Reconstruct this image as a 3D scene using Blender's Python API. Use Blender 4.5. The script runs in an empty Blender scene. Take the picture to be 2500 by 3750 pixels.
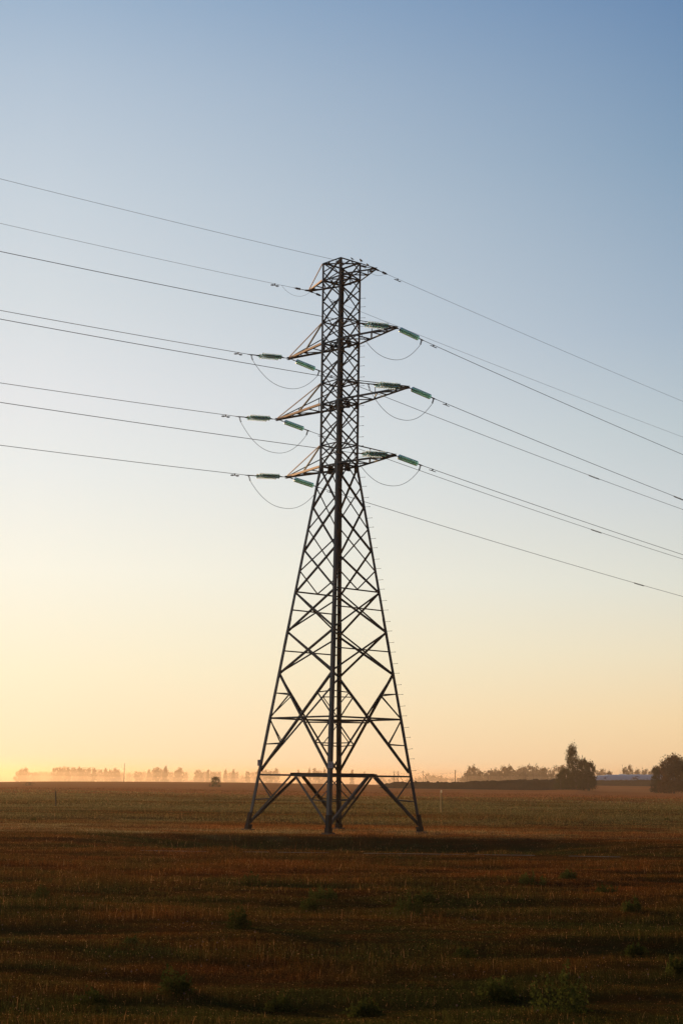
import bpy, bmesh, math, random
import numpy as np
from mathutils import Vector, Matrix

# ------------------------------------------------------------------ camera, sky, sun, exposure
scene = bpy.context.scene
COL = scene.collection
F_PX, PITCH, ROLL, CAM_H = 5848.3, 0.167436, 0.01364, 2.58
cam_data = bpy.data.cameras.new('camera')
cam = bpy.data.objects.new('camera', cam_data)
COL.objects.link(cam)
cam.location = (0, 0, CAM_H)
cam.rotation_mode = 'XYZ'
cam.matrix_world = (Matrix.Translation((0, 0, CAM_H)) @ Matrix.Rotation(math.pi / 2 + PITCH, 4, 'X')
                    @ Matrix.Rotation(ROLL, 4, 'Z'))
cam_data.sensor_fit = 'VERTICAL'
cam_data.sensor_height = 36.0
cam_data.lens = F_PX / 3750 * 36.0
cam_data.clip_start = 0.1
cam_data.clip_end = 40000
scene.camera = cam

SUN_AZ, SUN_EL = math.radians(-40.0), math.radians(5.4)     # azimuth from +Y, negative = left
sun_dir = Vector((math.sin(SUN_AZ) * math.cos(SUN_EL), math.cos(SUN_AZ) * math.cos(SUN_EL), math.sin(SUN_EL)))
sun_data = bpy.data.lights.new('sun', 'SUN')
sun_data.energy = 5.0
sun_data.angle = math.radians(0.5)
sun_data.color = (1.0, 0.62, 0.30)
sun = bpy.data.objects.new('sun', sun_data)
COL.objects.link(sun)
sun.rotation_euler = (-sun_dir).to_track_quat('-Z', 'Y').to_euler()
sun.location = (-60, 60, 40)

scene.view_settings.view_transform = 'Standard'
scene.view_settings.look = 'None'
scene.view_settings.exposure = 0.0
scene.view_settings.gamma = 1.0
scene.cycles.use_denoising = True
scene.cycles.volume_bounces = 1
scene.cycles.max_bounces = 8
scene.cycles.transparent_max_bounces = 16
scene.cycles.sample_clamp_indirect = 4.0


class NT:
    """small node helper"""
    def __init__(self, tree):
        self.t = tree; self.n = tree.nodes; self.l = tree.links
    def add(self, kind, **kw):
        nd = self.n.new(kind)
        for k, v in kw.items():
            if k in nd.bl_rna.properties.keys(): setattr(nd, k, v)
            else: nd.inputs[k].default_value = v
        return nd
    def link(self, a, b): self.l.new(a, b)
    def math(self, op, a, b=None, c=None, clamp=False):
        m = self.n.new('ShaderNodeMath'); m.operation = op; m.use_clamp = clamp
        for i, v in enumerate((a, b, c)):
            if v is None: continue
            if isinstance(v, (int, float)): m.inputs[i].default_value = v
            else: self.l.new(v, m.inputs[i])
        return m.outputs[0]
    def mix(self, f, a, b, blend='MIX'):
        m = self.n.new('ShaderNodeMix'); m.data_type = 'RGBA'; m.blend_type = blend
        for s, v in ((m.inputs[0], f), (m.inputs[6], a), (m.inputs[7], b)):
            if isinstance(v, (int, float)): s.default_value = v
            elif isinstance(v, tuple): s.default_value = v if len(v) == 4 else v + (1,)
            else: self.l.new(v, s)
        return m.outputs[2]
    def ramp(self, fac, stops):
        r = self.n.new('ShaderNodeValToRGB'); e = r.color_ramp.elements
        while len(e) < len(stops): e.new(0.5)
        for el, (p, c) in zip(e, stops):
            el.position = p; el.color = c if len(c) == 4 else c + (1,)
        self.l.new(fac, r.inputs[0]); return r.outputs[0]


def s2l(r, g, b):
    f = lambda c: (c / 255 / 12.92) if c / 255 <= 0.04045 else ((c / 255 + 0.055) / 1.055) ** 2.4
    return (f(r), f(g), f(b), 1)


world = bpy.data.worlds.new('World'); scene.world = world
world.use_nodes = True
w = NT(world.node_tree); w.n.clear()
out = w.add('ShaderNodeOutputWorld')
sky = w.add('ShaderNodeTexSky', sky_type='NISHITA', sun_disc=False, sun_elevation=SUN_EL, sun_rotation=SUN_AZ,
            altitude=0.0, air_density=1.0, dust_density=1.5, ozone_density=1.5)
tc = w.add('ShaderNodeTexCoord'); sp = w.add('ShaderNodeSeparateXYZ'); w.link(tc.outputs['Generated'], sp.inputs[0])
zz = w.math('DIVIDE', w.math('ARCSINE', sp.outputs[2]), math.radians(40.0), clamp=True)     # 0..1 for 0..40 degrees
cs = w.math('ADD', w.math('MULTIPLY', sp.outputs[0], math.sin(SUN_AZ)), w.math('MULTIPLY', sp.outputs[1], math.cos(SUN_AZ)))
hl = w.math('SQRT', w.math('ADD', w.math('MULTIPLY', sp.outputs[0], sp.outputs[0]), w.math('MULTIPLY', sp.outputs[1], sp.outputs[1])))
cs = w.math('DIVIDE', cs, w.math('MAXIMUM', hl, 0.02))          # cosine of the azimuth angle from the sun
# side of the sky near the sun (29 degrees away) to farther from it (53 degrees)
away = w.math('DIVIDE', w.math('SUBTRACT', 0.8746, cs), 0.8746 - 0.6018, clamp=True)
D = 1 / 40
near = w.ramp(zz, [(0.0, s2l(255, 229, 187)), (.9 * D, s2l(255, 234, 196)), (3.7 * D, s2l(254, 244, 212)), (7.3 * D, s2l(252, 249, 233)), (10.9 * D, s2l(238, 241, 238)),
                   (13.3 * D, s2l(231, 234, 236)), (16.9 * D, s2l(215, 223, 228)), (20.4 * D, s2l(201, 213, 223)), (24.4 * D, s2l(179, 197, 215)), (27.3 * D, s2l(156, 181, 207)), (1.0, s2l(95, 130, 178))])
far = w.ramp(zz, [(0.0, s2l(244, 204, 156)), (1.1 * D, s2l(248, 213, 165)), (2.3 * D, s2l(249, 220, 174)), (4.6 * D, s2l(240, 228, 198)), (7.0 * D, s2l(226, 227, 215)), (10.0 * D, s2l(207, 214, 216)),
                  (12.5 * D, s2l(191, 204, 210)), (16.0 * D, s2l(166, 185, 203)), (21.9 * D, s2l(134, 162, 189)), (27.5 * D, s2l(104, 138, 178)), (1.0, s2l(76, 108, 155))])
grad = w.mix(away, near, far)
# the sky opposite the rising sun is much dimmer
anti = w.math('DIVIDE', w.math('SUBTRACT', 0.52, cs), 0.8, clamp=True)
grad = w.mix(anti, grad, w.mix(1.0, grad, (0.34, 0.31, 0.33), 'MULTIPLY'))
zen = w.math('DIVIDE', w.math('SUBTRACT', sp.outputs[2], 0.50), 0.4, clamp=True)      # darker towards the zenith, above the picture
grad = w.mix(zen, grad, w.mix(1.0, grad, (0.22, 0.23, 0.26), 'MULTIPLY'))
hs = w.mix(1.0, sky.outputs[0], (0.09, 0.09, 0.09), 'MULTIPLY')
skycol = w.mix(0.95, hs, grad)
bg = w.add('ShaderNodeBackground'); bg.inputs[1].default_value = 1.0
w.link(skycol, bg.inputs[0]); w.link(bg.outputs[0], out.inputs[0])


# ------------------------------------------------------------------ helpers
def unproj(px, py, Y):
    """point at depth Y seen at photograph pixel (px, py)"""
    sx, sy = px - 1250, py - 1875
    c, s = math.cos(ROLL), math.sin(ROLL)
    u = c * sx + s * sy; v = -s * sx + c * sy
    x, yy, zz_ = u / F_PX, 1.0, -v / F_PX
    c, s = math.cos(PITCH), math.sin(PITCH)
    wy = c * yy - s * zz_; wz = s * yy + c * zz_
    k = Y / wy
    return Vector((x * k, Y, CAM_H + wz * k))


def tag(o, label=None, cat=None, group=None, kind=None):
    if label: o['label'] = label
    if cat: o['category'] = cat
    if group: o['group'] = group
    if kind: o['kind'] = kind
    return o


def empty(name, loc=(0, 0, 0), rz=0):
    o = bpy.data.objects.new(name, None); COL.objects.link(o)
    o.location = loc; o.rotation_euler = (0, 0, rz); o.empty_display_size = 0.2
    return o


def link_mesh(name, me, mat=None, parent=None, loc=None):
    o = bpy.data.objects.new(name, me); COL.objects.link(o)
    if mat is not None and not me.materials: me.materials.append(mat)
    if parent is not None: o.parent = parent
    if loc is not None: o.location = loc
    return o


class MB:
    def __init__(self): self.v = []; self.f = []
    def add(self, vs, fs):
        b = len(self.v); self.v += [tuple(p) for p in vs]; self.f += [tuple(b + i for i in q) for q in fs]
        return self
    def prism(self, prof, p0, p1, ax, ay):
        """extrude closed 2-D profile from p0 to p1 with section axes ax, ay"""
        n = len(prof)
        vs = [p0 + ax * x + ay * y for x, y in prof] + [p1 + ax * x + ay * y for x, y in prof]
        fs = [(i, (i + 1) % n, n + (i + 1) % n, n + i) for i in range(n)]
        fs += [tuple(range(n - 1, -1, -1)), tuple(range(n, 2 * n))]
        return self.add(vs, fs)
    def box(self, c, ax, ay, az, sx, sy, sz):
        pr = [(-sx / 2, -sy / 2), (sx / 2, -sy / 2), (sx / 2, sy / 2), (-sx / 2, sy / 2)]
        return self.prism(pr, c - az * sz / 2, c + az * sz / 2, ax, ay)
    def tube(self, pts, r, n=6, cap=True):
        pts = [Vector(p) for p in pts]; m = len(pts)
        rr = r if isinstance(r, (list, tuple)) else [r] * m
        prev = None; vs = []; fs = []
        for i, p in enumerate(pts):
            t = (pts[min(i + 1, m - 1)] - pts[max(i - 1, 0)]).normalized()
            if prev is None:
                up = Vector((0, 0, 1)) if abs(t.z) < 0.9 else Vector((1, 0, 0))
                a = t.cross(up).normalized()
            else:
                a = (prev - t * prev.dot(t)).normalized()
            prev = a; b = t.cross(a)
            for k in range(n):
                an = 2 * math.pi * k / n
                vs.append(p + (a * math.cos(an) + b * math.sin(an)) * rr[i])
        for i in range(m - 1):
            for k in range(n):
                k2 = (k + 1) % n
                fs.append((i * n + k, i * n + k2, (i + 1) * n + k2, (i + 1) * n + k))
        if cap: fs += [tuple(range(n - 1, -1, -1)), tuple(range((m - 1) * n, m * n))]
        return self.add(vs, fs)
    def lathe(self, prof, o, axis, n=12):
        """prof = [(r, h)...] along axis from point o"""
        axis = axis.normalized()
        up = Vector((0, 0, 1)) if abs(axis.z) < 0.9 else Vector((1, 0, 0))
        a = axis.cross(up).normalized(); b = axis.cross(a)
        vs = []; fs = []
        for r, h in prof:
            for k in range(n):
                an = 2 * math.pi * k / n
                vs.append(o + axis * h + (a * math.cos(an) + b * math.sin(an)) * r)
        for i in range(len(prof) - 1):
            for k in range(n):
                k2 = (k + 1) % n
                fs.append((i * n + k, i * n + k2, (i + 1) * n + k2, (i + 1) * n + k))
        return self.add(vs, fs)
    def mesh(self, name, smooth=False):
        me = bpy.data.meshes.new(name); me.from_pydata(self.v, [], self.f); me.update()
        if smooth: me.polygons.foreach_set('use_smooth', [True] * len(me.polygons))
        return me
    def build(self, name, mat, parent=None, smooth=False):
        return link_mesh(name, self.mesh(name, smooth), mat, parent)


def np_mesh(name, verts, tris=None, quads=None):
    """fast mesh from numpy arrays"""
    me = bpy.data.meshes.new(name)
    nt = 0 if tris is None else len(tris); nq = 0 if quads is None else len(quads)
    me.vertices.add(len(verts)); me.vertices.foreach_set('co', np.asarray(verts, np.float32).ravel())
    loops = []; starts = []; tot = []
    if nt: loops.append(np.asarray(tris).ravel()); starts.append(np.arange(nt) * 3)
    if nq:
        loops.append(np.asarray(quads).ravel()); starts.append(nt * 3 + np.arange(nq) * 4)
    loops = np.concatenate(loops).astype(np.int32); starts = np.concatenate(starts).astype(np.int32)
    me.loops.add(len(loops)); me.loops.foreach_set('vertex_index', loops)
    me.polygons.add(nt + nq); me.polygons.foreach_set('loop_start', starts)
    me.update(calc_edges=True); me.validate()
    return me


def hash2(ix, iy, seed):
    h = (ix.astype(np.int64) * 374761393 + iy.astype(np.int64) * 668265263 + seed * 974634777) & 0x7fffffff
    h = ((h ^ (h >> 13)) * 1274126177) & 0x7fffffff
    h = (h ^ (h >> 16)) & 0xffff
    return h / 65535.0


def vnoise(x, y, seed=0):
    x = np.asarray(x, float); y = np.asarray(y, float)
    ix = np.floor(x); iy = np.floor(y); fx = x - ix; fy = y - iy
    fx = fx * fx * (3 - 2 * fx); fy = fy * fy * (3 - 2 * fy)
    a = hash2(ix, iy, seed); b = hash2(ix + 1, iy, seed); c = hash2(ix, iy + 1, seed); d = hash2(ix + 1, iy + 1, seed)
    return (a * (1 - fx) + b * fx) * (1 - fy) + (c * (1 - fx) + d * fx) * fy


def sstep(a, b, x):
    t = np.clip((x - a) / (b - a), 0, 1); return t * t * (3 - 2 * t)


TX, TY = -0.174, 85.198


def terrain(x, y):
    x = np.asarray(x, float); y = np.asarray(y, float)
    d = np.hypot(x, y)
    px = np.where(y > 5, 1250 + F_PX * x / np.maximum(y, 5), 1250)
    px = np.clip(px, -1500, 4000)
    # far crest: height of the field edge by direction
    hc = np.interp(px, [-400, 0, 200, 450, 700, 900, 1350, 2000, 2100, 2400, 3000], [-.5, -.1, .6, 1.05, 1.35, 1.5, 1.35, 1.2, 1.3, 1.5, 1.5])
    h = hc * sstep(380, 900, d)
    # right hand side: an earlier crest at 600 m with a misty hollow behind it
    rw = sstep(1950, 2120, px)
    h1 = np.interp(px, [1900, 2040, 2120, 2200, 2500], [0.7, 1.04, 0.9, .36, .3])
    hr = h1 * sstep(380, 590, d) * (1 - sstep(610, 700, d)) - 0.6 * sstep(610, 690, d) + 3.1 * sstep(730, 900, d)
    h = h * (1 - rw) + hr * rw
    h = h - (hc + 6 + 1.0 * rw) * sstep(930, 1300, d)
    # hollow with long grass in front of the tower, which stands on a low bank
    hol = sstep(80.5, 74.0, y) * sstep(61.0, 65.0, y) * sstep(-12, -4, x) * sstep(15, 6, x)
    h = h - 0.62 * hol * (0.8 + 0.4 * vnoise(x / 6, y / 4, 11))
    # low swells running across the view
    f = (1 - sstep(120, 420, d))
    yw = y + 1.8 * (vnoise(x / 9, y / 30, 5) - .5) + 3 * (vnoise(x / 25, y / 40, 6) - .5)
    g = sstep(78, 66, y)
    trk = 1 - sstep(3.5, 1.2, np.abs(y - 59.4)) * .85
    h = h + f * trk * (0.13 * (vnoise(x / 14, yw / 5.5, 1) - .5) + 0.17 * (vnoise(x / 6, yw / 1.7, 2) - .5) + 0.07 * (vnoise(x / 2.2, yw / .8, 4) - .5)) * (0.25 + 0.75 * g)
    h = h + 0.5 * (vnoise(x / 60, y / 25, 3) - .5) * sstep(150, 260, d) * (1 - sstep(500, 700, d))
    near = np.exp(-(((x - TX) ** 2 + (y - TY) ** 2) / 12.0 ** 2))
    h = np.where(y > 78, h * (1 - near), h)
    return h


def ground_at(x, y): return float(terrain(np.array([x]), np.array([y]))[0])


# ------------------------------------------------------------------ materials
def new_mat(name):
    m = bpy.data.materials.new(name); m.use_nodes = True
    t = NT(m.node_tree); t.n.clear()
    return m, t


def mat_steel(name, base, rust, rust_amt=0.5, rough=0.55, scale=3.0):
    m, t = new_mat(name)
    o = t.add('ShaderNodeOutputMaterial'); b = t.add('ShaderNodeBsdfPrincipled')
    tc = t.add('ShaderNodeTexCoord')
    n = t.add('ShaderNodeTexNoise', Scale=scale, Detail=6.0, Roughness=0.65); t.link(tc.outputs['Object'], n.inputs['Vector'])
    n2 = t.add('ShaderNodeTexNoise', Scale=scale * 7, Detail=3.0); t.link(tc.outputs['Object'], n2.inputs['Vector'])
    f = t.ramp(n.outputs[0], [(0.62 - 0.35 * rust_amt, (0, 0, 0)), (0.78 - 0.2 * rust_amt, (1, 1, 1))])
    c0 = t.mix(n2.outputs[0], tuple(x * 0.7 for x in base), tuple(x * 1.3 for x in base))
    c = t.mix(t.math('MULTIPLY', f, rust_amt), c0, rust)
    t.link(c, b.inputs['Base Color']); b.inputs['Metallic'].default_value = 0.25
    b.inputs['Roughness'].default_value = rough
    t.link(b.outputs[0], o.inputs[0]); return m


M_STEEL = mat_steel('galvanised_steel', (0.052, 0.060, 0.064), (0.08, 0.065, 0.040), 0.12)
M_BRACE = mat_steel('weathered_brace_steel', (0.034, 0.040, 0.043), (0.05, 0.042, 0.030), 0.15)
M_SUNLIT_RUST = mat_steel('sunlit_rusty_steel', (0.20, 0.14, 0.10), (0.36, 0.15, 0.07), 0.7, scale=6)  # rust patches plus the low sun's orange put into the colour
M_TAR = mat_steel('tarred_steel', (0.022, 0.02, 0.018), (0.05, 0.03, 0.02), 0.3, rough=0.8)
M_CONC = None
M_IRON = mat_steel('cast_iron', (0.05, 0.048, 0.045), (0.10, 0.05, 0.03), 0.4)
M_WIRE = mat_steel('aluminium_cable', (0.07, 0.072, 0.08), (0.05, 0.05, 0.05), 0.2, rough=0.5)
M_REDIRON = mat_steel('red_clamp', (0.16, 0.05, 0.03), (0.2, 0.08, 0.04), 0.6)


def mat_glass():
    m, t = new_mat('insulator_glass')
    o = t.add('ShaderNodeOutputMaterial'); b = t.add('ShaderNodeBsdfPrincipled')
    b.inputs['Base Color'].default_value = (0.36, 0.84, 0.66, 1)
    b.inputs['Transmission Weight'].default_value = 0.88
    b.inputs['Roughness'].default_value = 0.12
    b.inputs['IOR'].default_value = 1.5
    tl = t.add('ShaderNodeBsdfTranslucent'); tl.inputs[0].default_value = (0.95, 0.98, 0.78, 1)
    mx = t.add('ShaderNodeMixShader'); mx.inputs[0].default_value = 0.13
    t.link(b.outputs[0], mx.inputs[1]); t.link(tl.outputs[0], mx.inputs[2]); t.link(mx.outputs[0], o.inputs[0])
    return m


M_GLASS = mat_glass()


def mat_plain(name, col, rough=0.8, var=0.25, scale=8.0, spec=0.3):
    m, t = new_mat(name)
    o = t.add('ShaderNodeOutputMaterial'); b = t.add('ShaderNodeBsdfPrincipled')
    tc = t.add('ShaderNodeTexCoord')
    n = t.add('ShaderNodeTexNoise', Scale=scale, Detail=5.0); t.link(tc.outputs['Object'], n.inputs['Vector'])
    c = t.mix(n.outputs[0], tuple(x * (1 - var) for x in col), tuple(min(1, x * (1 + var)) for x in col))
    t.link(c, b.inputs['Base Color']); b.inputs['Roughness'].default_value = rough
    b.inputs['Specular IOR Level'].default_value = spec
    t.link(b.outputs[0], o.inputs[0]); return m


M_PLATE = mat_plain('enamel_plate', (0.75, 0.68, 0.70), 0.5, 0.12, 20)
M_CONC = mat_plain('mossy_concrete', (0.10, 0.09, 0.07), 0.95, .4, 5)
M_PRINT = mat_plain('faded_print', (0.10, 0.08, 0.10), 0.7)
M_BARK = mat_plain('bark', (0.09, 0.065, 0.045), 0.95)
M_POLE = mat_plain('weathered_wood', (0.13, 0.095, 0.07), 0.9, 0.3, 3)
M_CAP = mat_plain('white_paint', (0.80, 0.76, 0.66), 0.5, 0.08)
M_YELLOWPOST = mat_plain('yellowed_paint', (0.78, 0.50, 0.18), 0.6, 0.15)
M_SOIL = mat_plain('dark_soil', (0.045, 0.033, 0.024), 1.0, 0.5, 0.9, 0.0)
M_BIRD = mat_plain('dark_feathers', (0.025, 0.024, 0.026), 0.7)
M_WALL = mat_plain('rendered_wall', (0.45, 0.40, 0.34), 0.9)
M_ROOF = mat_plain('grey_roof', (0.16, 0.14, 0.13), 0.9)


def mat_leaf(name, dark, light, trans=0.35):
    m, t = new_mat(name)
    o = t.add('ShaderNodeOutputMaterial'); g = t.add('ShaderNodeNewGeometry')
    oi = t.add('ShaderNodeObjectInfo')
    c = t.mix(g.outputs['Random Per Island'], dark, light)
    hsv = t.add('ShaderNodeHueSaturation'); t.link(c, hsv.inputs['Color'])
    t.link(t.math('ADD', 0.75, t.math('MULTIPLY', oi.outputs['Random'], 0.5)), hsv.inputs['Value'])
    d = t.add('ShaderNodeBsdfDiffuse'); tl = t.add('ShaderNodeBsdfTranslucent')
    t.link(hsv.outputs[0], d.inputs[0]); t.link(hsv.outputs[0], tl.inputs[0])
    mx = t.add('ShaderNodeMixShader'); mx.inputs[0].default_value = trans
    t.link(d.outputs[0], mx.inputs[1]); t.link(tl.outputs[0], mx.inputs[2]); t.link(mx.outputs[0], o.inputs[0])
    return m


M_LEAF = mat_leaf('autumn_leaves', (0.035, 0.035, 0.014), (0.10, 0.075, 0.028))
M_LEAF_G = mat_leaf('dark_green_leaves', (0.018, 0.026, 0.010), (0.045, 0.055, 0.018))
M_LEAF_R = mat_leaf('reddish_leaves', (0.04, 0.03, 0.016), (0.13, 0.06, 0.028))
M_WEED = mat_leaf('weed_leaves', (0.035, 0.045, 0.010), (0.085, 0.095, 0.022), 0.4)


def grass_colour(t, g_pos, rnd=None):
    """patches of rusty stubble, straw and green, by place in the field"""
    sp = t.add('ShaderNodeSeparateXYZ'); t.link(g_pos, sp.inputs[0])
    mp = t.add('ShaderNodeMapping'); mp.inputs['Scale'].default_value = (0.22, 0.38, 0.0); t.link(g_pos, mp.inputs[0])
    n1 = t.add('ShaderNodeTexNoise', Scale=1.0, Detail=4.0, Roughness=0.6); t.link(mp.outputs[0], n1.inputs['Vector'])
    mp2 = t.add('ShaderNodeMapping'); mp2.inputs['Scale'].default_value = (1.3, 2.0, 0.0); t.link(g_pos, mp2.inputs[0])
    n2 = t.add('ShaderNodeTexNoise', Scale=1.0, Detail=5.0, Roughness=0.7); t.link(mp2.outputs[0], n2.inputs['Vector'])
    y = sp.outputs[1]
    # share of green by distance: meadow from 62 to 240 m is green, the sun-tinted strip under the tower and the near field rusty
    gr = t.ramp(t.math('DIVIDE', y, 400.0), [(0.0, (.66,) * 3), (0.05, (.50,) * 3), (0.09, (.38,) * 3), (0.12, (.26,) * 3), (0.147, (.26,) * 3), (0.158, (.28,) * 3), (0.186, (.28,) * 3),
                                             (0.198, (.22,) * 3), (0.225, (.24,) * 3), (0.27, (.50,) * 3), (0.50, (.62,) * 3), (0.70, (.42,) * 3), (0.84, (.0,) * 3), (1.0, (.0,) * 3)])
    mp3 = t.add('ShaderNodeMapping'); mp3.inputs['Scale'].default_value = (0.028, 0.045, 0.0); t.link(g_pos, mp3.inputs[0])
    n3 = t.add('ShaderNodeTexNoise', Scale=1.0, Detail=5.0, Roughness=0.6); t.link(mp3.outputs[0], n3.inputs['Vector'])
    mixn = t.math('ADD', t.math('ADD', t.math('MULTIPLY', n1.outputs[0], 0.40), t.math('MULTIPLY', n3.outputs[0], 0.35)), t.math('MULTIPLY', n2.outputs[0], 0.25))
    inh = t.ramp(t.math('DIVIDE', t.math('ABSOLUTE', t.math('SUBTRACT', sp.outputs[0], 1.0)), 20.0), [(.2, (1, 1, 1)), (.65, (0, 0, 0))])
    hol = t.math('MULTIPLY', inh, t.ramp(t.math('DIVIDE', y, 100.0), [(.60, (0, 0, 0)), (.64, (.6,) * 3), (.75, (.6,) * 3), (.79, (0, 0, 0))]))      # long grass in the hollow
    gr = t.math('ADD', gr, hol)
    gv = t.math('ADD', gr, t.math('MULTIPLY', t.math('SUBTRACT', mixn, 0.5), 4.2))
    gf = t.math('SMOOTH_MIN', t.math('MULTIPLY', gv, 1.6), 1.0, 0.2, clamp=True)
    brown = t.mix(n2.outputs[0], (0.085, 0.029, 0.007), (0.31, 0.108, 0.026))
    green = t.mix(n2.outputs[0], (0.024, 0.030, 0.007), (0.085, 0.086, 0.022))
    # low sun on the dry bank painted in as orange; meadow colours are paler too
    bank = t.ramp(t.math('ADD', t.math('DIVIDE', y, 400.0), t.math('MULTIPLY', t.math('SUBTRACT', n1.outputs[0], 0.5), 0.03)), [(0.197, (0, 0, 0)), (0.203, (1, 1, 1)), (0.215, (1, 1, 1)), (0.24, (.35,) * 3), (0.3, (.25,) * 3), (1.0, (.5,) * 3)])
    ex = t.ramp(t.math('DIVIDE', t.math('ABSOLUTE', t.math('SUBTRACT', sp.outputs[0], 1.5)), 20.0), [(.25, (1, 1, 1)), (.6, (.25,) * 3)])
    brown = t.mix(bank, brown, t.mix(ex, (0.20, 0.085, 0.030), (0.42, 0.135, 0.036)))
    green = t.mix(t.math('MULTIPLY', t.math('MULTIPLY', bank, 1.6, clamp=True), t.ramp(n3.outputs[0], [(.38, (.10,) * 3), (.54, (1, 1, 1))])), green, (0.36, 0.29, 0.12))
    c = t.mix(gf, brown, green)
    return c, y


def mat_grass():
    m, t = new_mat('field_grass')
    o = t.add('ShaderNodeOutputMaterial'); g = t.add('ShaderNodeNewGeometry')
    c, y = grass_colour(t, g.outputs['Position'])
    r = g.outputs['Random Per Island']
    c2 = t.mix(t.math('GREATER_THAN', r, 0.97), c, (0.26, 0.13, 0.05))
    hsv = t.add('ShaderNodeHueSaturation'); t.link(c2, hsv.inputs['Color'])
    t.link(t.math('ADD', 0.45, t.math('MULTIPLY', t.math('MULTIPLY', r, r), 1.35)), hsv.inputs['Value'])
    d = t.add('ShaderNodeBsdfDiffuse'); tl = t.add('ShaderNodeBsdfTranslucent')
    t.link(hsv.outputs[0], d.inputs[0]); t.link(hsv.outputs[0], tl.inputs[0])
    mx = t.add('ShaderNodeMixShader'); mx.inputs[0].default_value = 0.4
    t.link(d.outputs[0], mx.inputs[1]); t.link(tl.outputs[0], mx.inputs[2]); t.link(mx.outputs[0], o.inputs[0])
    return m


def mat_ground():
    m, t = new_mat('field_soil')
    o = t.add('ShaderNodeOutputMaterial'); g = t.add('ShaderNodeNewGeometry')
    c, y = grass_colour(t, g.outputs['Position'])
    # distant stubble: brown bands across the field
    mp = t.add('ShaderNodeMapping'); mp.inputs['Scale'].default_value = (0.004, 0.022, 0.0); t.link(g.outputs['Position'], mp.inputs[0])
    n = t.add('ShaderNodeTexNoise', Scale=1.0, Detail=6.0, Roughness=0.65); t.link(mp.outputs[0], n.inputs['Vector'])
    farc = t.mix(n.outputs[0], (0.24, 0.09, 0.032), (0.56, 0.22, 0.078))
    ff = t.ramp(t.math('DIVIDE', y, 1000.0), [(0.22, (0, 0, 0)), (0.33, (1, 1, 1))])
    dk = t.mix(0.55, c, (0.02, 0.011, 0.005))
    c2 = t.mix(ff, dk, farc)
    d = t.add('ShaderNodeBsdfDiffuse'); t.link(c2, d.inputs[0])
    nb = t.add('ShaderNodeTexNoise', Scale=2.5, Detail=6.0, Roughness=0.7); t.link(g.outputs['Position'], nb.inputs['Vector'])
    bp = t.add('ShaderNodeBump', Strength=0.8, Distance=0.25); t.link(nb.outputs[0], bp.inputs['Height']); t.link(bp.outputs[0], d.inputs['Normal'])
    t.link(d.outputs[0], o.inputs[0]); return m


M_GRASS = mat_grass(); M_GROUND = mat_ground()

# ------------------------------------------------------------------ ground
def build_ground():
    dist = np.concatenate([[0.0], np.linspace(3, 14, 8), np.arange(14.5, 100, 0.4), np.arange(100, 300, 2.5), np.arange(300, 700, 7), np.arange(700, 1400, 14), np.geomspace(1400, 12000, 24)])
    fine = np.radians(np.linspace(-17, 17, 240)); coarse1 = np.radians(np.linspace(-180, -18, 50)); coarse2 = np.radians(np.linspace(18, 180, 50))[:-1]
    az = np.concatenate([coarse1, fine, coarse2])
    A, Dd = np.meshgrid(az, dist)
    X = np.sin(A) * Dd; Y = np.cos(A) * Dd
    Z = terrain(X, Y)
    nA, nD = len(az), len(dist)
    verts = np.stack([X, Y, Z], -1).reshape(-1, 3)
    i = np.arange(nD - 1)[:, None] * nA; j = np.arange(nA)[None, :]; j2 = (j + 1) % nA
    quads = np.stack([(i + j), (i + j2), (i + nA + j2), (i + nA + j)], -1).reshape(-1, 4)
    quads = quads[:, ::-1]
    me = np_mesh('ground', verts, quads=quads)
    me.polygons.foreach_set('use_smooth', [True] * len(me.polygons))
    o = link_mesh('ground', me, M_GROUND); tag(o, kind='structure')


build_ground()


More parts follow.
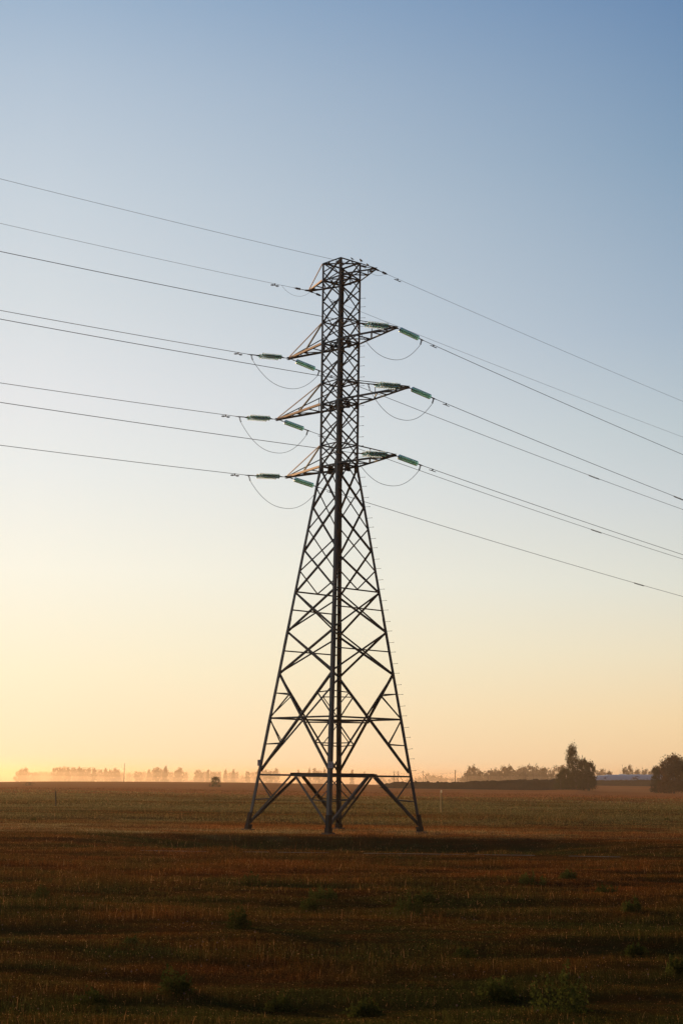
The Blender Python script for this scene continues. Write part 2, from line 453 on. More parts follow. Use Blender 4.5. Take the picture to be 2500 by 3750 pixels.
def build_grass():
    """low stubble and herbs: upright blades mixed with small leaves held at different heights"""
    rng = np.random.default_rng(7)
    P = []; Q = []; T = []; base = 0
    # y0, y1, density, canopy height, blade width, leaf size, share of blades
    for y0, y1, den, hh, ww, lf, sb in ((15.5, 24, 2600, .060, .004, .016, .16), (24, 36, 1500, .062, .006, .021, .15), (36, 58, 620, .065, .009, .029, .16), (58, 80, 240, .09, .013, .040, .16),
                                        (80, 100, 210, .050, .014, .042, .25), (100, 150, 70, .075, .020, .075, .14), (150, 240, 28, .09, .035, .12, .12), (240, 420, 5, .12, .07, .22, .2)):
        wid = lambda y: 0.27 * y + 4.0
        area = (wid(y0) + wid(y1)) * (y1 - y0)
        n = int(area * den * 1.15)
        y = rng.uniform(y0, y1, n); x = rng.uniform(-1, 1, n) * wid(y1)
        k = np.abs(x) < wid(y); x, y = x[k], y[k]
        if y1 > 400: k = rng.random(len(x)) < (430 - y) / 190; x, y = x[k], y[k]
        cl = vnoise(x / .45, y / .6, 21) * .6 + vnoise(x / 2.0, y / 1.1, 22) * .6 + vnoise(x / 9, y / 3, 23) * .5
        keep = rng.random(len(x)) < np.clip(cl * 1.5 - .35, .05, 1)
        trk = (y > 58.2) & (y < 60.3 + 0.4 * vnoise(x / 14, y * 0, 31)) & (x > -7.5) & (x < 13)
        keep &= ~(trk & (rng.random(len(x)) < .86))
        x, y, cl = x[keep], y[keep], cl[keep]
        n = len(x); z = terrain(x, y) - 0.01
        tall = 0.28 + .9 * sstep(.40, .75, vnoise(x / 1.5, y / .8, 24)) + 1.1 * sstep(.48, .78, vnoise(x / 5.5, y / 1.7, 26)) + .7 * sstep(.35, .8, vnoise(x / 14, y / 4, 25))
        if y0 >= 99: tall = tall * (.4 + 2.8 * np.clip(vnoise(x / 12, y / 11, 27) * 1.6 - .7, 0, 1) + .5 * vnoise(x / 3, y / 4, 28))
        if y0 == 58: tall = tall * (.6 + 1.1 * sstep(-11, -4, x) * sstep(13, 6, x) * vnoise(x / 1.6, y / 2, 29))
        hc = np.minimum(hh * tall, .30)
        isb = rng.random(n) < sb
        # blades
        xb, yb, zb, nb = x[isb], y[isb], z[isb], int(isb.sum())
        h = hc[isb] * np.minimum(rng.lognormal(0, .30, nb), 1.7) * 1.15
        wv = ww * rng.uniform(.6, 1.4, nb)
        an = rng.uniform(0, 2 * np.pi, nb); lean = rng.uniform(.02, .5, nb) * h; la = rng.uniform(0, 2 * np.pi, nb)
        dx, dy = np.cos(an) * wv / 2, np.sin(an) * wv / 2
        lx, ly = np.cos(la) * lean, np.sin(la) * lean
        b0 = np.stack([xb - dx, yb - dy, zb], -1); b1 = np.stack([xb + dx, yb + dy, zb], -1); mz = zb + h * .6
        m0 = np.stack([xb - dx * .9 + lx * .4, yb - dy * .9 + ly * .4, mz], -1); m1 = np.stack([xb + dx * .9 + lx * .4, yb + dy * .9 + ly * .4, mz], -1)
        tp = np.stack([xb + lx, yb + ly, zb + h], -1)
        P.append(np.stack([b0, b1, m1, m0, tp], 1).reshape(-1, 3))
        i = base + np.arange(nb) * 5
        Q.append(np.stack([i, i + 1, i + 2, i + 3], -1)); T.append(np.stack([i + 3, i + 2, i + 4], -1)); base += nb * 5
        # leaves
        il = ~isb; xl, yl, nl = x[il], y[il], int(il.sum())
        zl = z[il] + hc[il] * rng.uniform(.02, 1.0, nl) ** .7
        c = np.stack([xl, yl, zl], -1)
        u = rng.normal(size=(nl, 3)); u[:, 2] = np.abs(u[:, 2]) * .8 + .2; u /= np.linalg.norm(u, axis=1)[:, None]
        v = rng.normal(size=(nl, 3)); v -= u * (u * v).sum(1)[:, None]; v /= np.linalg.norm(v, axis=1)[:, None]
        sz = (lf * rng.uniform(.5, 1.4, nl))[:, None]
        P.append(np.stack([c - u * sz * .5, c + v * sz * .24, c + u * sz * .5, c - v * sz * .24], 1).reshape(-1, 3))
        i = base + np.arange(nl) * 4; Q.append(np.stack([i, i + 1, i + 2, i + 3], -1)); base += nl * 4
    me = np_mesh('field_grass', np.concatenate(P), tris=np.concatenate(T), quads=np.concatenate(Q))
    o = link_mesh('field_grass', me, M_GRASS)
    tag(o, 'low rusty and olive grass, herbs and stubble covering the field', 'grass', kind='stuff')


build_grass()

# dirt track across the field in front of the tower
def build_track():
    mb = MB(); xs = np.linspace(-7.5, 11, 60)
    for k in range(59):
        if vnoise(np.array([k / 2.3]), np.array([0.5]), 33)[0] < .33: continue
        wk = .12 + .22 * float(vnoise(np.array([k / 3.0]), np.array([3.5]), 34)[0])
        r = []
        for x in (xs[k], xs[k + 1]):
            yc = 59.6 + 0.4 * float(vnoise(np.array([x / 14]), np.array([0.0]), 31)[0])
            for dy in (-wk, wk): r.append(Vector((x, yc + dy, ground_at(x, yc + dy) + 0.012)))
        mb.add(r, [(0, 2, 3, 1)])
    o = mb.build('path', mat_plain('pale_dust', (0.075, 0.062, 0.048), 1.0, .3, 1.5)); tag(o, kind='structure')


build_track()

# ------------------------------------------------------------------ the tower
TH = -0.056897
ct, st = math.cos(TH), math.sin(TH)
DIR = {'R': Vector((ct, st, 0)), 'B': Vector((-st, ct, 0)), 'L': Vector((-ct, -st, 0)), 'F': Vector((st, -ct, 0))}
Z_K = 19.487; R_T, R_K, R_F = 1.0747, 1.0551, 4.6173
UP = Vector((0, 0, 1))


def rad(z):
    return R_K + (R_T - R_K) * (z - Z_K) / (31 - Z_K) if z > Z_K else R_F + (R_K - R_F) * z / Z_K


def LEG(wh, z): return DIR[wh] * rad(z) + UP * z


FACES = {'LF': ('L', 'F'), 'FR': ('F', 'R'), 'RB': ('R', 'B'), 'LB': ('B', 'L')}
NRM = {k: (DIR[a] + DIR[b]).normalized() for k, (a, b) in FACES.items()}

tower = empty('transmission_tower', (TX, TY, 0))
tag(tower, 'tall steel lattice electricity pylon with six crossarms standing in the field', 'pylon')


def angle_bar(mb, p0, p1, n, wd, th=0.012, off=0.0, flip=1):
    """L-section bar from p0 to p1, one flange in the face with normal n, the other turned inwards"""
    ax = (p1 - p0).normalized()
    n = (n - ax * n.dot(ax)).normalized(); s = ax.cross(n) * flip
    pr = [(-wd / 2, 0), (wd / 2, 0), (wd / 2, -th), (-wd / 2 + th, -th), (-wd / 2 + th, -wd), (-wd / 2, -wd)]
    mb.prism(pr, p0 + n * off, p1 + n * off, s, n)
    return mb


def bar(name, p0, p1, n, wd, off=-0.015, mat=None, parent=None, flip=1, label=None):
    mb = angle_bar(MB(), p0, p1, n, wd, off=off, flip=flip)
    o = mb.build(name, mat or M_BRACE, parent or tower)
    if label: o['label'] = label
    return o


# legs: angle sections with the corner outwards
def build_leg(wh):
    a = (-DIR[wh])
    # flanges run along the two adjacent faces
    others = [k for k in 'RBLF' if k != wh]
    adj = {'R': ('F', 'B'), 'B': ('R', 'L'), 'L': ('B', 'F'), 'F': ('L', 'R')}[wh]
    f1 = (DIR[adj[0]] - DIR[wh]).normalized(); f2 = (DIR[adj[1]] - DIR[wh]).normalized()
    def sect(z, wd, th):
        c = LEG(wh, z)
        return [c, c + f1 * wd, c + f1 * wd + f2 * th, c + f1 * th + f2 * th, c + f2 * wd + f1 * th, c + f2 * wd]
    mb = MB()
    segs = [(0.0, 5.9, .20), (5.9, 11.2, .185), (11.2, Z_K, .165), (Z_K, 26.4, .15), (26.4, 31.0, .125)]
    for z0, z1, wd in segs:
        s0 = sect(z0, wd, .02); s1 = sect(z1 - 0.002, wd, .02)
        mb.add(s0 + s1, [(i, (i + 1) % 6, 6 + (i + 1) % 6, 6 + i) for i in range(6)] + [(5, 4, 3, 2, 1, 0), (6, 7, 8, 9, 10, 11)])
    leg = mb.build('leg', M_STEEL, tower)
    # splice plates
    for z in (10.1, 5.6, Z_K - .15):
        sm = MB()
        for f in (f1, f2):
            nn = -(f1 if f is f2 else f2)
            c = LEG(wh, z) + f * .09 + nn * .008
            sm.box(c, f, nn, (LEG(wh, z + .5) - LEG(wh, z - .5)).normalized(), .16, .012, .9)
        sm.build('splice_plate', M_STEEL, leg)
    # footing: tarred stub on a concrete cap
    fm = MB(); c0 = LEG(wh, -0.25); c1 = LEG(wh, 0.95)
    ins = (f1 + f2).normalized() * .09
    fm.prism([(-.14, -.14), (.14, -.14), (.14, .14), (-.14, .14)], c0 + ins, LEG(wh, .32) + ins, f1, f2)
    fm.prism([(-.125, -.125), (.115, -.125), (.115, -.09), (-.09, -.09), (-.09, .115), (-.125, .115)], LEG(wh, .3) + ins, c1 + ins, f1, f2)
    fm.build('footing', M_TAR, leg)
    pm_ = MB(); pm_.prism([(-.24, -.24), (.24, -.24), (.24, .24), (-.24, .24)], LEG(wh, -.35) + ins, LEG(wh, .09) + ins, f1, f2); pm_.build('concrete_pad', M_CONC, leg)
    return leg


legs = {wh: build_leg(wh) for wh in 'LFRB'}
# climbing bolts on the right hand leg
z = 3.2; k = 0
while z < 29.4:
    p = LEG('R', z) + Vector((-.02, -.02, 0))
    d_ = ((DIR['R'] - DIR['F']).normalized() * .35 + DIR['R'] * .8) if k % 2 == 0 else ((DIR['R'] - DIR['B']).normalized() * .35 + DIR['R'] * .8)
    d_ = d_.normalized() + UP * (.03 if k % 2 else .12)
    mb = MB(); mb.tube([p, p + d_ * .27], .0095, 5); mb.tube([p + d_ * .255, p + d_ * .285], .02, 6)
    mb.build('step_bolt', M_IRON, legs['R'])
    z += 0.62 if k % 2 == 0 else .50; k += 1


def on_face(face, z, s):
    """point on a face: s = 0 at the first leg, 1 at the second"""
    a, b = FACES[face]
    return LEG(a, z).lerp(LEG(b, z), s)


P_UP = [31.0, 30.0, 28.8, 27.6, 26.39, 25.3, 24.14, 22.97, 21.82, 20.65, Z_K]
Q_UP = [(30.5, 30.5), (29.4, 28.2, 27.0), (25.85, 24.72, 23.56), (22.4, 21.24, 20.07)]
for face in ('LF', 'RB'):
    n = NRM[face]
    for i in range(len(P_UP) - 1):
        za, zb = P_UP[i], P_UP[i + 1]
        bar('brace', on_face(face, za - .04, .05), on_face(face, zb + .04, .95), n, .062, -.022)
        bar('brace', on_face(face, za - .04, .95), on_face(face, zb + .04, .05), n, .075, -.036)
    for za, zb, wd in ((Z_K - .1, 17.23, .085), (17.23, 14.87, .085), (14.87, 12.65, .08)):
        bar('brace', on_face(face, za, .03), on_face(face, zb, .97), n, wd, -.024)
        bar('brace', on_face(face, za, .97), on_face(face, zb, .03), n, wd * 1.15, -.040)
for face in ('LB', 'FR'):
    n = NRM[face]
    def q(z0, s0, z1, s1, wd=.062, off=-.022): bar('brace', on_face(face, z0, s0), on_face(face, z1, s1), n, wd, off)
    q(31, .5, 30.5, .04); q(31, .5, 30.5, .96); q(30.5, .04, 30.03, .5); q(30.5, .96, 30.03, .5)
    for top, (a, b, c), bot in ((29.97, Q_UP[1], 26.42), (26.36, Q_UP[2], 23.0), (22.94, Q_UP[3], Z_K + .03)):
        q(top, .5, a + .03, .04); q(top, .5, a + .03, .96)
        for u, v in ((a, b), (b, c)):
            q(u, .05, v, .95, .07); q(u, .95, v, .05, .062, -.036)
        q(c - .03, .04, bot, .5); q(c - .03, .96, bot, .5)
    q(Z_K - .05, .5, 18.31, .03, .075); q(Z_K - .05, .5, 18.31, .97, .075)
    for u, v in ((18.31, 16.01), (16.01, 13.75)):
        q(u, .03, v, .97, .075); q(u, .97, v, .03, .075, -.040)
    q(13.75, .03, 12.64, .5, .075); q(13.75, .97, 12.64, .5, .075)
    bar('strut', on_face(face, 12.62, .02), on_face(face, 12.62, .98), n, .075, -.045)
# horizontals at arm and tie levels, plan bracing between them
for zc in (31.0, 30.0, 26.39, 22.97, Z_K):
    for face in FACES:
        bar('strut', on_face(face, zc - .01, .03), on_face(face, zc - .01, .97), NRM[face], .09 if zc < 31 else .075, -.050)
    if zc < 31:
        mids = [on_face(f, zc - .1, .5) - NRM[f] * .06 for f in ('LF', 'FR', 'RB', 'LB')]
        for i in range(4): bar('plan_brace', mids[i], mids[(i + 1) % 4], -UP, .055, 0)
        bar('plan_brace', mids[3], mids[1], -UP, .055, -.02)
    else:
        bar('plan_brace', LEG('L', zc - .06) * .97 + UP * zc * .03, LEG('R', zc - .06) * .97 + UP * zc * .03, -UP, .06, 0)
for zc in (27.6, 24.14, 20.65):
    for face in FACES:
        bar('strut', on_face(face, zc, .03), on_face(face, zc, .97), NRM[face], .065, -.055)
    bar('plan_brace', LEG('F', zc - .08) * .95 + UP * zc * .05, LEG('B', zc - .08) * .95 + UP * zc * .05, -UP, .055, 0)
    mids = [on_face(f, zc - .1, .5) - NRM[f] * .06 for f in ('LB', 'FR')]
# gusset plates
for zc, sz in ((26.39, .30), (22.97, .30), (Z_K, .40)):
    for face in ('LB', 'FR'):
        mb = MB(); c = on_face(face, zc - .12, .5) - NRM[face] * .075
        tdir = NRM[face].cross(UP); mb.box(c, tdir, NRM[face], UP, sz, .012, sz * 1.15)
        mb.build('gusset_plate', M_BRACE, tower)
    for face, (a, b) in FACES.items():
        for s in (.11, .89):
            mb = MB(); c = on_face(face, zc - .1, s) - NRM[face] * .028
            mb.box(c, NRM[face].cross(UP), NRM[face], UP, .2 if zc > 20 else .26, .010, .32 if zc > 20 else .5)
            mb.build('gusset_plate', M_BRACE, tower)
# middle X panels on all four faces
for face in FACES:
    n = NRM[face]
    for za, zb, wd in ((12.62, 10.49, .085), (10.49, 8.23, .09)):
        bar('brace', on_face(face, za - .05, .02), on_face(face, zb + .03, .98), n, wd, -.026)
        bar('brace', on_face(face, za - .05, .98), on_face(face, zb + .03, .02), n, wd * 1.1, -.042)
        # crossing height
        wa, wb = rad(za), rad(zb); zc = za - (za - zb) * wa / (wa + wb)
        if face in ('LB', 'FR'): bar('strut', on_face(face, zc, .02), on_face(face, zc, .98), n, .065, -.058)
    # tall X from 8.23 down to 3.1, crossing on the belt
    za, zb = 8.20, 3.12
    wa, wb = rad(za), rad(zb); zc = za - (za - zb) * wa / (wa + wb)
    wb_, off1, off2 = .105, -.026, -.042
    A = [on_face(face, za, .02), on_face(face, za, .98)]; Bm = [on_face(face, zb, .02), on_face(face, zb, .98)]
    bar('brace', A[0], Bm[1], n, wb_, off1); bar('brace', A[1], Bm[0], n, wb_ * 1.1, off2)
    zb1 = 5.87
    bar('strut', on_face(face, zb1, .015), on_face(face, zb1, .985), n, .09, -.060)
    X = on_face(face, zc, .5)
    for sd in (0, 1):
        e = .015 if sd == 0 else .985
        up_pt = A[sd].lerp(X, .48); zz1 = up_pt.z + .06
        bar('redundant_brace', on_face(face, zz1, e), up_pt, n, .055, -.062)
        bar('redundant_brace', up_pt, on_face(face, zb1 + .1, e), n, .055, -.070)
        lo = X.lerp(Bm[sd], .5)
        bar('redundant_brace', on_face(face, zb1 - .1, e), lo, n, .055, -.062)
        bar('redundant_brace', on_face(face, lo.z - .05, e), lo, n, .055, -.070)
    # lower belt and K bracing to the feet
    z2 = 2.90
    bar('strut', on_face(face, z2, .012), on_face(face, z2, .988), n, .085, -.060)
    mid = on_face(face, z2 - .05, .5)
    for sd in (0, 1):
        e = .012 if sd == 0 else .988
        foot = on_face(face, .42, e)
        m2 = on_face(face, z2 - .05, .5 + (-.035 if sd == 0 else .035))
        bar('brace', foot, m2, n, .14 if FACES[face][sd] in 'FB' else .11, -.028)
        lo = foot.lerp(m2, .52)
        bar('redundant_brace', on_face(face, z2 - .12, e), lo, n, .055, -.062)
        bar('redundant_brace', on_face(face, lo.z - .08, e), lo, n, .055, -.070)
# plan bracing rings on the two belts
for zc, wd in ((5.78, .075), (2.93, .10)):
    mids = [on_face(f, zc, .5) - NRM[f] * .07 for f in ('LF', 'FR', 'RB', 'LB')]
    for i in range(4):
        if zc < 4 and i in (0, 2):
            e_ = (mids[(i + 1) % 4] - mids[i]).normalized() * .18
            bar('plan_brace', mids[i] - e_, mids[(i + 1) % 4] + e_, UP, .18, .09); bar('plan_brace', mids[i] - UP * .03, mids[(i + 1) % 4] - UP * .03, NRM['LF'] + NRM['FR'], .15, -.02)
        else: bar('plan_brace', mids[i], mids[(i + 1) % 4], UP, wd, 0)
# number plates
for wh, zc, nm in (('L', 3.52, 'weathered enamel plate on the left hand leg'), ('F', 3.42, 'weathered enamel plate on the front leg')):
    c = LEG(wh, zc) + Vector((0.02 if wh == 'F' else .02, -.06, 0)); vdir = Vector((.12, -1, 0)).normalized(); side = vdir.cross(UP)
    mb = MB(); mb.box(c, side, vdir, UP, .25, .006, .32)
    p = mb.build('number_plate', M_PLATE, tower); p['label'] = nm
    pm = MB()
    for dz, ln in ((.10, .13), (.045, .17), (-.01, .15), (-.085, .09)):
        pm.box(c + UP * dz + vdir * .005 + side * (.01 if dz > 0 else -.02), side, vdir, UP, ln, .003, .016)
    pm.build('faded_lettering', M_PRINT, p)

AD = (DIR['R'] + DIR['F']).normalized()          # direction the right hand arms point
TIPS = {}


def crossarm(sgn, zc, zt, L, lab):
    ax = AD * sgn
    dist = rad(zc) / math.sqrt(2) + L
    tip = ax * dist + UP * zc
    nw, fw = ('L', 'B') if sgn < 0 else ('F', 'R')      # near and far leg of the face the arm grows from
    arm = empty('crossarm', (0, 0, 0)); arm.parent = tower; arm['label'] = lab
    rootn, rootf = LEG(nw, zc), LEG(fw, zc)
    nlat = (DIR['L'] + DIR['F']).normalized()
    tn, tf = tip + nlat * .07, tip - nlat * .07
    near_out = (tn - rootn).cross(UP).normalized();  near_out *= 1 if near_out.dot(nlat) > 0 else -1
    far_out = (tf - rootf).cross(UP).normalized(); far_out *= -1 if far_out.dot(nlat) > 0 else 1
    big = .115 if L > 2.5 else .09
    bar('chord', rootn + near_out * .03, tn, near_out, big, 0, M_SUNLIT_RUST if sgn < 0 else M_STEEL, arm)  # left chord carries sunlight in its colour, right one plain steel
    bar('chord', rootf + far_out * .03, tf, far_out, big * .85, 0, M_BRACE, arm)
    ttip = tip + UP * .06
    bar('tie', LEG(nw, zt) + ax * .03, ttip + nlat * .05, near_out, .042, 0, M_SUNLIT_RUST if sgn < 0 else M_BRACE, arm)
    bar('tie', LEG(fw, zt) + ax * .03, ttip - nlat * .05, far_out, .042, 0, M_BRACE, arm)
    # hanger from chord middle to the tie root
    cm = rootn.lerp(tn, .50)
    if L > 2.5 and sgn < 0:
        bar('hanger', LEG(nw, zt) + ax * .05 - UP * .03, cm + UP * .03, near_out, .07, -.02, M_BRACE, arm)
    # plan lacing
    fr = [0.0, .30, .58, .80] if L > 2.5 else [0.0, .5, .82]
    pts = []
    for i, f in enumerate(fr):
        pts.append((rootn.lerp(tn, f) - UP * .03, rootf.lerp(tf, f) - UP * .03))
    for i in range(1, len(fr)):
        bar('lacing', pts[i][0], pts[i][1], -UP, .05, 0, M_BRACE, arm)
        a, b = (pts[i - 1][0], pts[i][1]) if i % 2 else (pts[i - 1][1], pts[i][0])
        bar('lacing', a - UP * .012, b - UP * .012, -UP, .05, 0, M_BRACE, arm)
    # side lacing between far chord and far tie
    if L > 2.5:
        for f in (.34, .66):
            bar('lacing', rootf.lerp(tf, f), (LEG(fw, zt)).lerp(ttip, f), far_out, .045, 0, M_BRACE, arm)
    # tip plates, long enough to hold both insulator strings
    mb = MB(); mb.box(tip - ax * .18 + UP * .05, ax, nlat, UP, .62, .10, .012); mb.box(tip - ax * .25 - UP * .06, ax, nlat, UP, .8 if L > 2.5 else .4, .14, .014)
    mb.box(tip - ax * .02, nlat, UP, ax, .34, .10, .03)
    mb.build('tip_plate', M_BRACE, arm)
    return tip


ARMS = [('t', 30.0146, 30.97, 1.98, 'topmost short earth wire'), ('1', 26.39, 27.56, 3.634, 'upper'), ('2', 22.972, 24.14, 4.565, 'middle, longest'), ('3', 19.487, 20.65, 3.605, 'lower')]
for key, zc, zt, L, nm in ARMS:
    TIPS[key + 'L'] = crossarm(-1, zc, zt, L, f'{nm} crossarm on the left with sunlit rusty chord') + Vector((TX, TY, 0))
    TIPS[key + 'R'] = crossarm(1, zc, zt, L, f'{nm} crossarm on the right') + Vector((TX, TY, 0))

# ------------------------------------------------------------------ wires, insulators
AZL, AZR = 0.63415, 0.86445
SPAN = {'L': dict(u=Vector((-math.cos(AZL), -math.sin(AZL), 0)), ss=-.08914), 'R': dict(u=Vector((math.cos(AZR), math.sin(AZR), 0)), ss=-.07091)}
WIRE = {('L', 'tL'): (0, -.02231, .000543), ('L', 'tR'): (0, -.02002, .000545), ('L', '1L'): (2.6, -.0263, .000436), ('L', '1R'): (2.6, -.02736, .000434),
        ('L', '2L'): (2.6, -.03199, .000431), ('L', '2R'): (2.6, -.02583, .000432), ('L', '3L'): (2.6, -.02789, .000433), ('L', '3R'): (2.6, -.02556, .000428),
        ('R', 'tL'): (0, -.02844, .000181), ('R', 'tR'): (0, -.03029, .000211), ('R', '1L'): (2.6, -.06242, .000273), ('R', '1R'): (2.25, -.06153, .000271),
        ('R', '2L'): (2.6, -.06837, .000305), ('R', '2R'): (2.25, -.06525, .000256), ('R', '3L'): (2.6, -.06167, .000247), ('R', '3R'): (2.25, -.05946, .000252)}


def wpos(span, key, t):
    Ls, s, c = WIRE[(span, key)]; S = SPAN[span]; P = TIPS[key]
    if key[0] == 't': return P + S['u'] * t + UP * (s * t + c * t * t)
    if t <= Ls: return P + S['u'] * t + UP * (S['ss'] * t)
    q = t - Ls
    return P + S['u'] * t + UP * (S['ss'] * Ls + s * q + c * q * q)


LEVEL = {'t': 'earth wire', '1': 'upper', '2': 'middle', '3': 'lower'}
SIDE = {'L': 'left', 'R': 'right'}
cable_rad = {True: .0085, False: .0150}
for (span, key), (Ls, s, c) in WIRE.items():
    end = 70 if span == 'L' else 110
    start = Ls - .1 if Ls else .75
    ts = [start + (end - start) * (i / 90) ** 1.3 for i in range(91)]
    mb = MB(); mb.tube([wpos(span, key, t) for t in ts], cable_rad[key[0] == 't'], 6)
    o = mb.build('power_cable' if key[0] != 't' else 'earth_wire', M_WIRE, smooth=True)
    way = 'left' if span == 'L' else 'right'
    if key[0] == 't':
        lab = f'thin earth wire running {way} from the {SIDE[key[1]]} top arm of the pylon'
        tag(o, lab, 'earth wire', 'earth wires of the pylon')
    else:
        lab = f'power cable running {way} from the {SIDE[key[1]]} {LEVEL[key[0]]} crossarm of the pylon'
        tag(o, lab, 'power cable', 'power cables of the pylon')

# shared meshes of one insulator disc (axis = +Z towards the wire)
gm = MB().lathe([(.045, .050), (.075, .046), (.120, .036), (.144, .012), (.147, .000), (.140, -.004), (.122, .014), (.110, -.012), (.100, .016), (.082, -.010), (.070, .018), (.040, .022), (.040, .030)], Vector((0, 0, 0)), UP, 20)
DISC = gm.mesh('glass_disc', True); DISC.materials.append(M_GLASS)
cm_ = MB().lathe([(.001, .115), (.030, .112), (.040, .095), (.044, .045), (.042, .026), (.018, .022), (.014, -.035), (.001, -.036)], Vector((0, 0, 0)), UP, 10)
CAPM = cm_.mesh('metal_cap', True); CAPM.materials.append(M_IRON)


def place_axis(o, loc, d):
    o.rotation_mode = 'QUATERNION'; o.rotation_quaternion = d.to_track_quat('Z', 'Y'); o.location = loc


def string_asm(span, key):
    S = SPAN[span]; Ls = WIRE[(span, key)][0]; P = TIPS[key]
    ax = (S['u'] + UP * S['ss']).normalized(); side = ax.cross(UP).normalized(); upv = side.cross(ax)
    Lt = (wpos(span, key, Ls) - P).length
    root = empty('insulator_string', P)
    dbl = span == 'L'
    kind = 'double' if dbl else 'single'
    tag(root, f'{kind} green glass insulator string on the {"left" if dbl else "right"} going side of the {SIDE[key[1]]} {LEVEL[key[0]]} crossarm', 'insulator', 'glass insulator strings')
    if dbl: n, pitch, a0, offs = 9, .146, .70, (.17, -.17)
    elif Ls > 2.4: n, pitch, a0, offs = 10, .158, .66, (0.0,)
    else: n, pitch, a0, offs = 10, .158, .42, (0.0,)
    fit = MB(); O = Vector((0, 0, 0))
    fit.tube([O - ax * .12, ax * (a0 - .28)], .018, 6); fit.tube([ax * .08, ax * .2], .032, 6); fit.tube([ax * (a0 - .35), ax * (a0 - .22)], .03, 6)
    last = a0 + n * pitch
    if dbl:
        fit.prism([(0, 0), (.16, .20), (.19, .20), (.19, -.20), (.16, -.20)], ax * (a0 - .30) - upv * .008, ax * (a0 - .30) + upv * .008, ax, side)
        fit.prism([(.34, 0), (.10, .20), (.06, .20), (.06, -.20), (.10, -.20)], ax * (last - .04) - upv * .008, ax * (last - .04) + upv * .008, ax, side)
        for s_ in offs:
            fit.tube([ax * (a0 - .13) + side * s_, ax * (a0 - .02) + side * s_], .014, 6); fit.tube([ax * (last - .10) + side * s_, ax * (last + .05) + side * s_], .014, 6)
    else:
        fit.tube([ax * (a0 - .25), ax * (a0 - .02)], .016, 6); fit.tube([ax * (last - .10), ax * (last + .06)], .016, 6)
    fit.build('link_fitting', M_IRON, root)
    for s_ in offs:
        for i in range(n):
            c = ax * (a0 + pitch * i + .03) + side * s_
            dsk = bpy.data.objects.new('glass_disc', DISC); COL.objects.link(dsk); dsk.parent = root; place_axis(dsk, c, -ax)
            cp = bpy.data.objects.new('metal_cap', CAPM); COL.objects.link(cp); cp.parent = dsk
    # tension clamp with U bolts on the jumper tail
    cl = MB(); e = ax * Lt
    cl.tube([ax * (last + (.26 if dbl else .04)), e + ax * .10], .030, 6)
    cl.tube([e - ax * .02, e + ax * .22], .02, 6)
    clamp = cl.build('tension_clamp', M_IRON, root)
    tl = MB(); td = (-ax * .35 - UP * .9).normalized()
    tl.tube([e, e + td * .34], .017, 6)
    for i in range(4):
        c = e + td * (.06 + .075 * i); tl.box(c, side, (td.cross(side)), td, .05, .085, .028)
    tl.build('bolted_tail', M_REDIRON if (span, key) == ('L', '1R') else M_IRON, clamp)
    return P + e + td * .33


TAIL = {}
for (span, key) in WIRE:
    if key[0] != 't': TAIL[(span, key)] = string_asm(span, key)


def jumper(key, low_y, lab):
    a, b = TAIL[('L', key)], TAIL[('R', key)]
    # lowest point so that the loop hangs as deep as in the photograph
    m = (a + b) / 2; drop = low_y
    pts = []
    for i in range(41):
        t = i / 40; p = a.lerp(b, t)
        u = abs(2 * t - 1)
        pts.append(p - UP * drop * (1 - u ** 2.25))
    mb = MB(); mb.tube(pts, .0125, 6)
    o = mb.build('jumper_cable', M_WIRE, smooth=True)
    tag(o, lab, 'jumper cable', 'jumper loops under the crossarms')


for key, dp in (('1L', 1.17), ('1R', 1.20), ('2L', 1.38), ('2R', 1.22), ('3L', 1.23), ('3R', 1.10)):
    jumper(key, dp, f'slack jumper loop hanging under the {SIDE[key[1]]} {LEVEL[key[0]]} crossarm')

# earth wire fittings and their small loops
for key in ('tL', 'tR'):
    for span in ('L', 'R'):
        S = SPAN[span]; P = TIPS[key]; root = empty('wire_anchor', P)
        tag(root, f'dark earth wire anchor on the {"left" if span == "L" else "right"} going side of the {SIDE[key[1]]} top arm tip', 'wire anchor', 'earth wire anchors')
        w0 = WIRE[(span, key)]; ax = (S['u'] + UP * w0[1]).normalized()
        m1 = MB(); m1.tube([ax * -.05, ax * .38], .022, 6); m1.tube([ax * .1, ax * .28], .045, 6); m1.build('turnbuckle', M_IRON, root)
        m2 = MB(); m2.tube([ax * .38, ax * 1.05], .02, 6); m2.tube([ax * .62, ax * .95], .045, 6)
        for q_ in (.66, .76, .86): m2.box(ax * q_, ax, S['u'].cross(UP), UP, .03, .06, .12)
        m2.build('wedge_clamp', M_IRON, root)
for key, span, d0, d1, drop in (('tL', 'L', 1.9, -.05, .42), ('tR', 'R', .9, -1.1, .30)):
    a = wpos(span, key, d0) if d0 > 0 else TIPS[key]
    b = TIPS[key] - SPAN[span]['u'] * (-d1) * 1.0 - UP * .05
    mb = MB(); mb.tube([a.lerp(b, i / 20) - UP * drop * (1 - abs(2 * i / 20 - 1) ** 2.2) for i in range(21)], .007, 5)
    o = mb.build('jumper_cable', M_WIRE, smooth=True)
    tag(o, f'thin small jumper loop at the {SIDE[key[1]]} top arm tip', 'jumper cable', 'small earth wire loops')


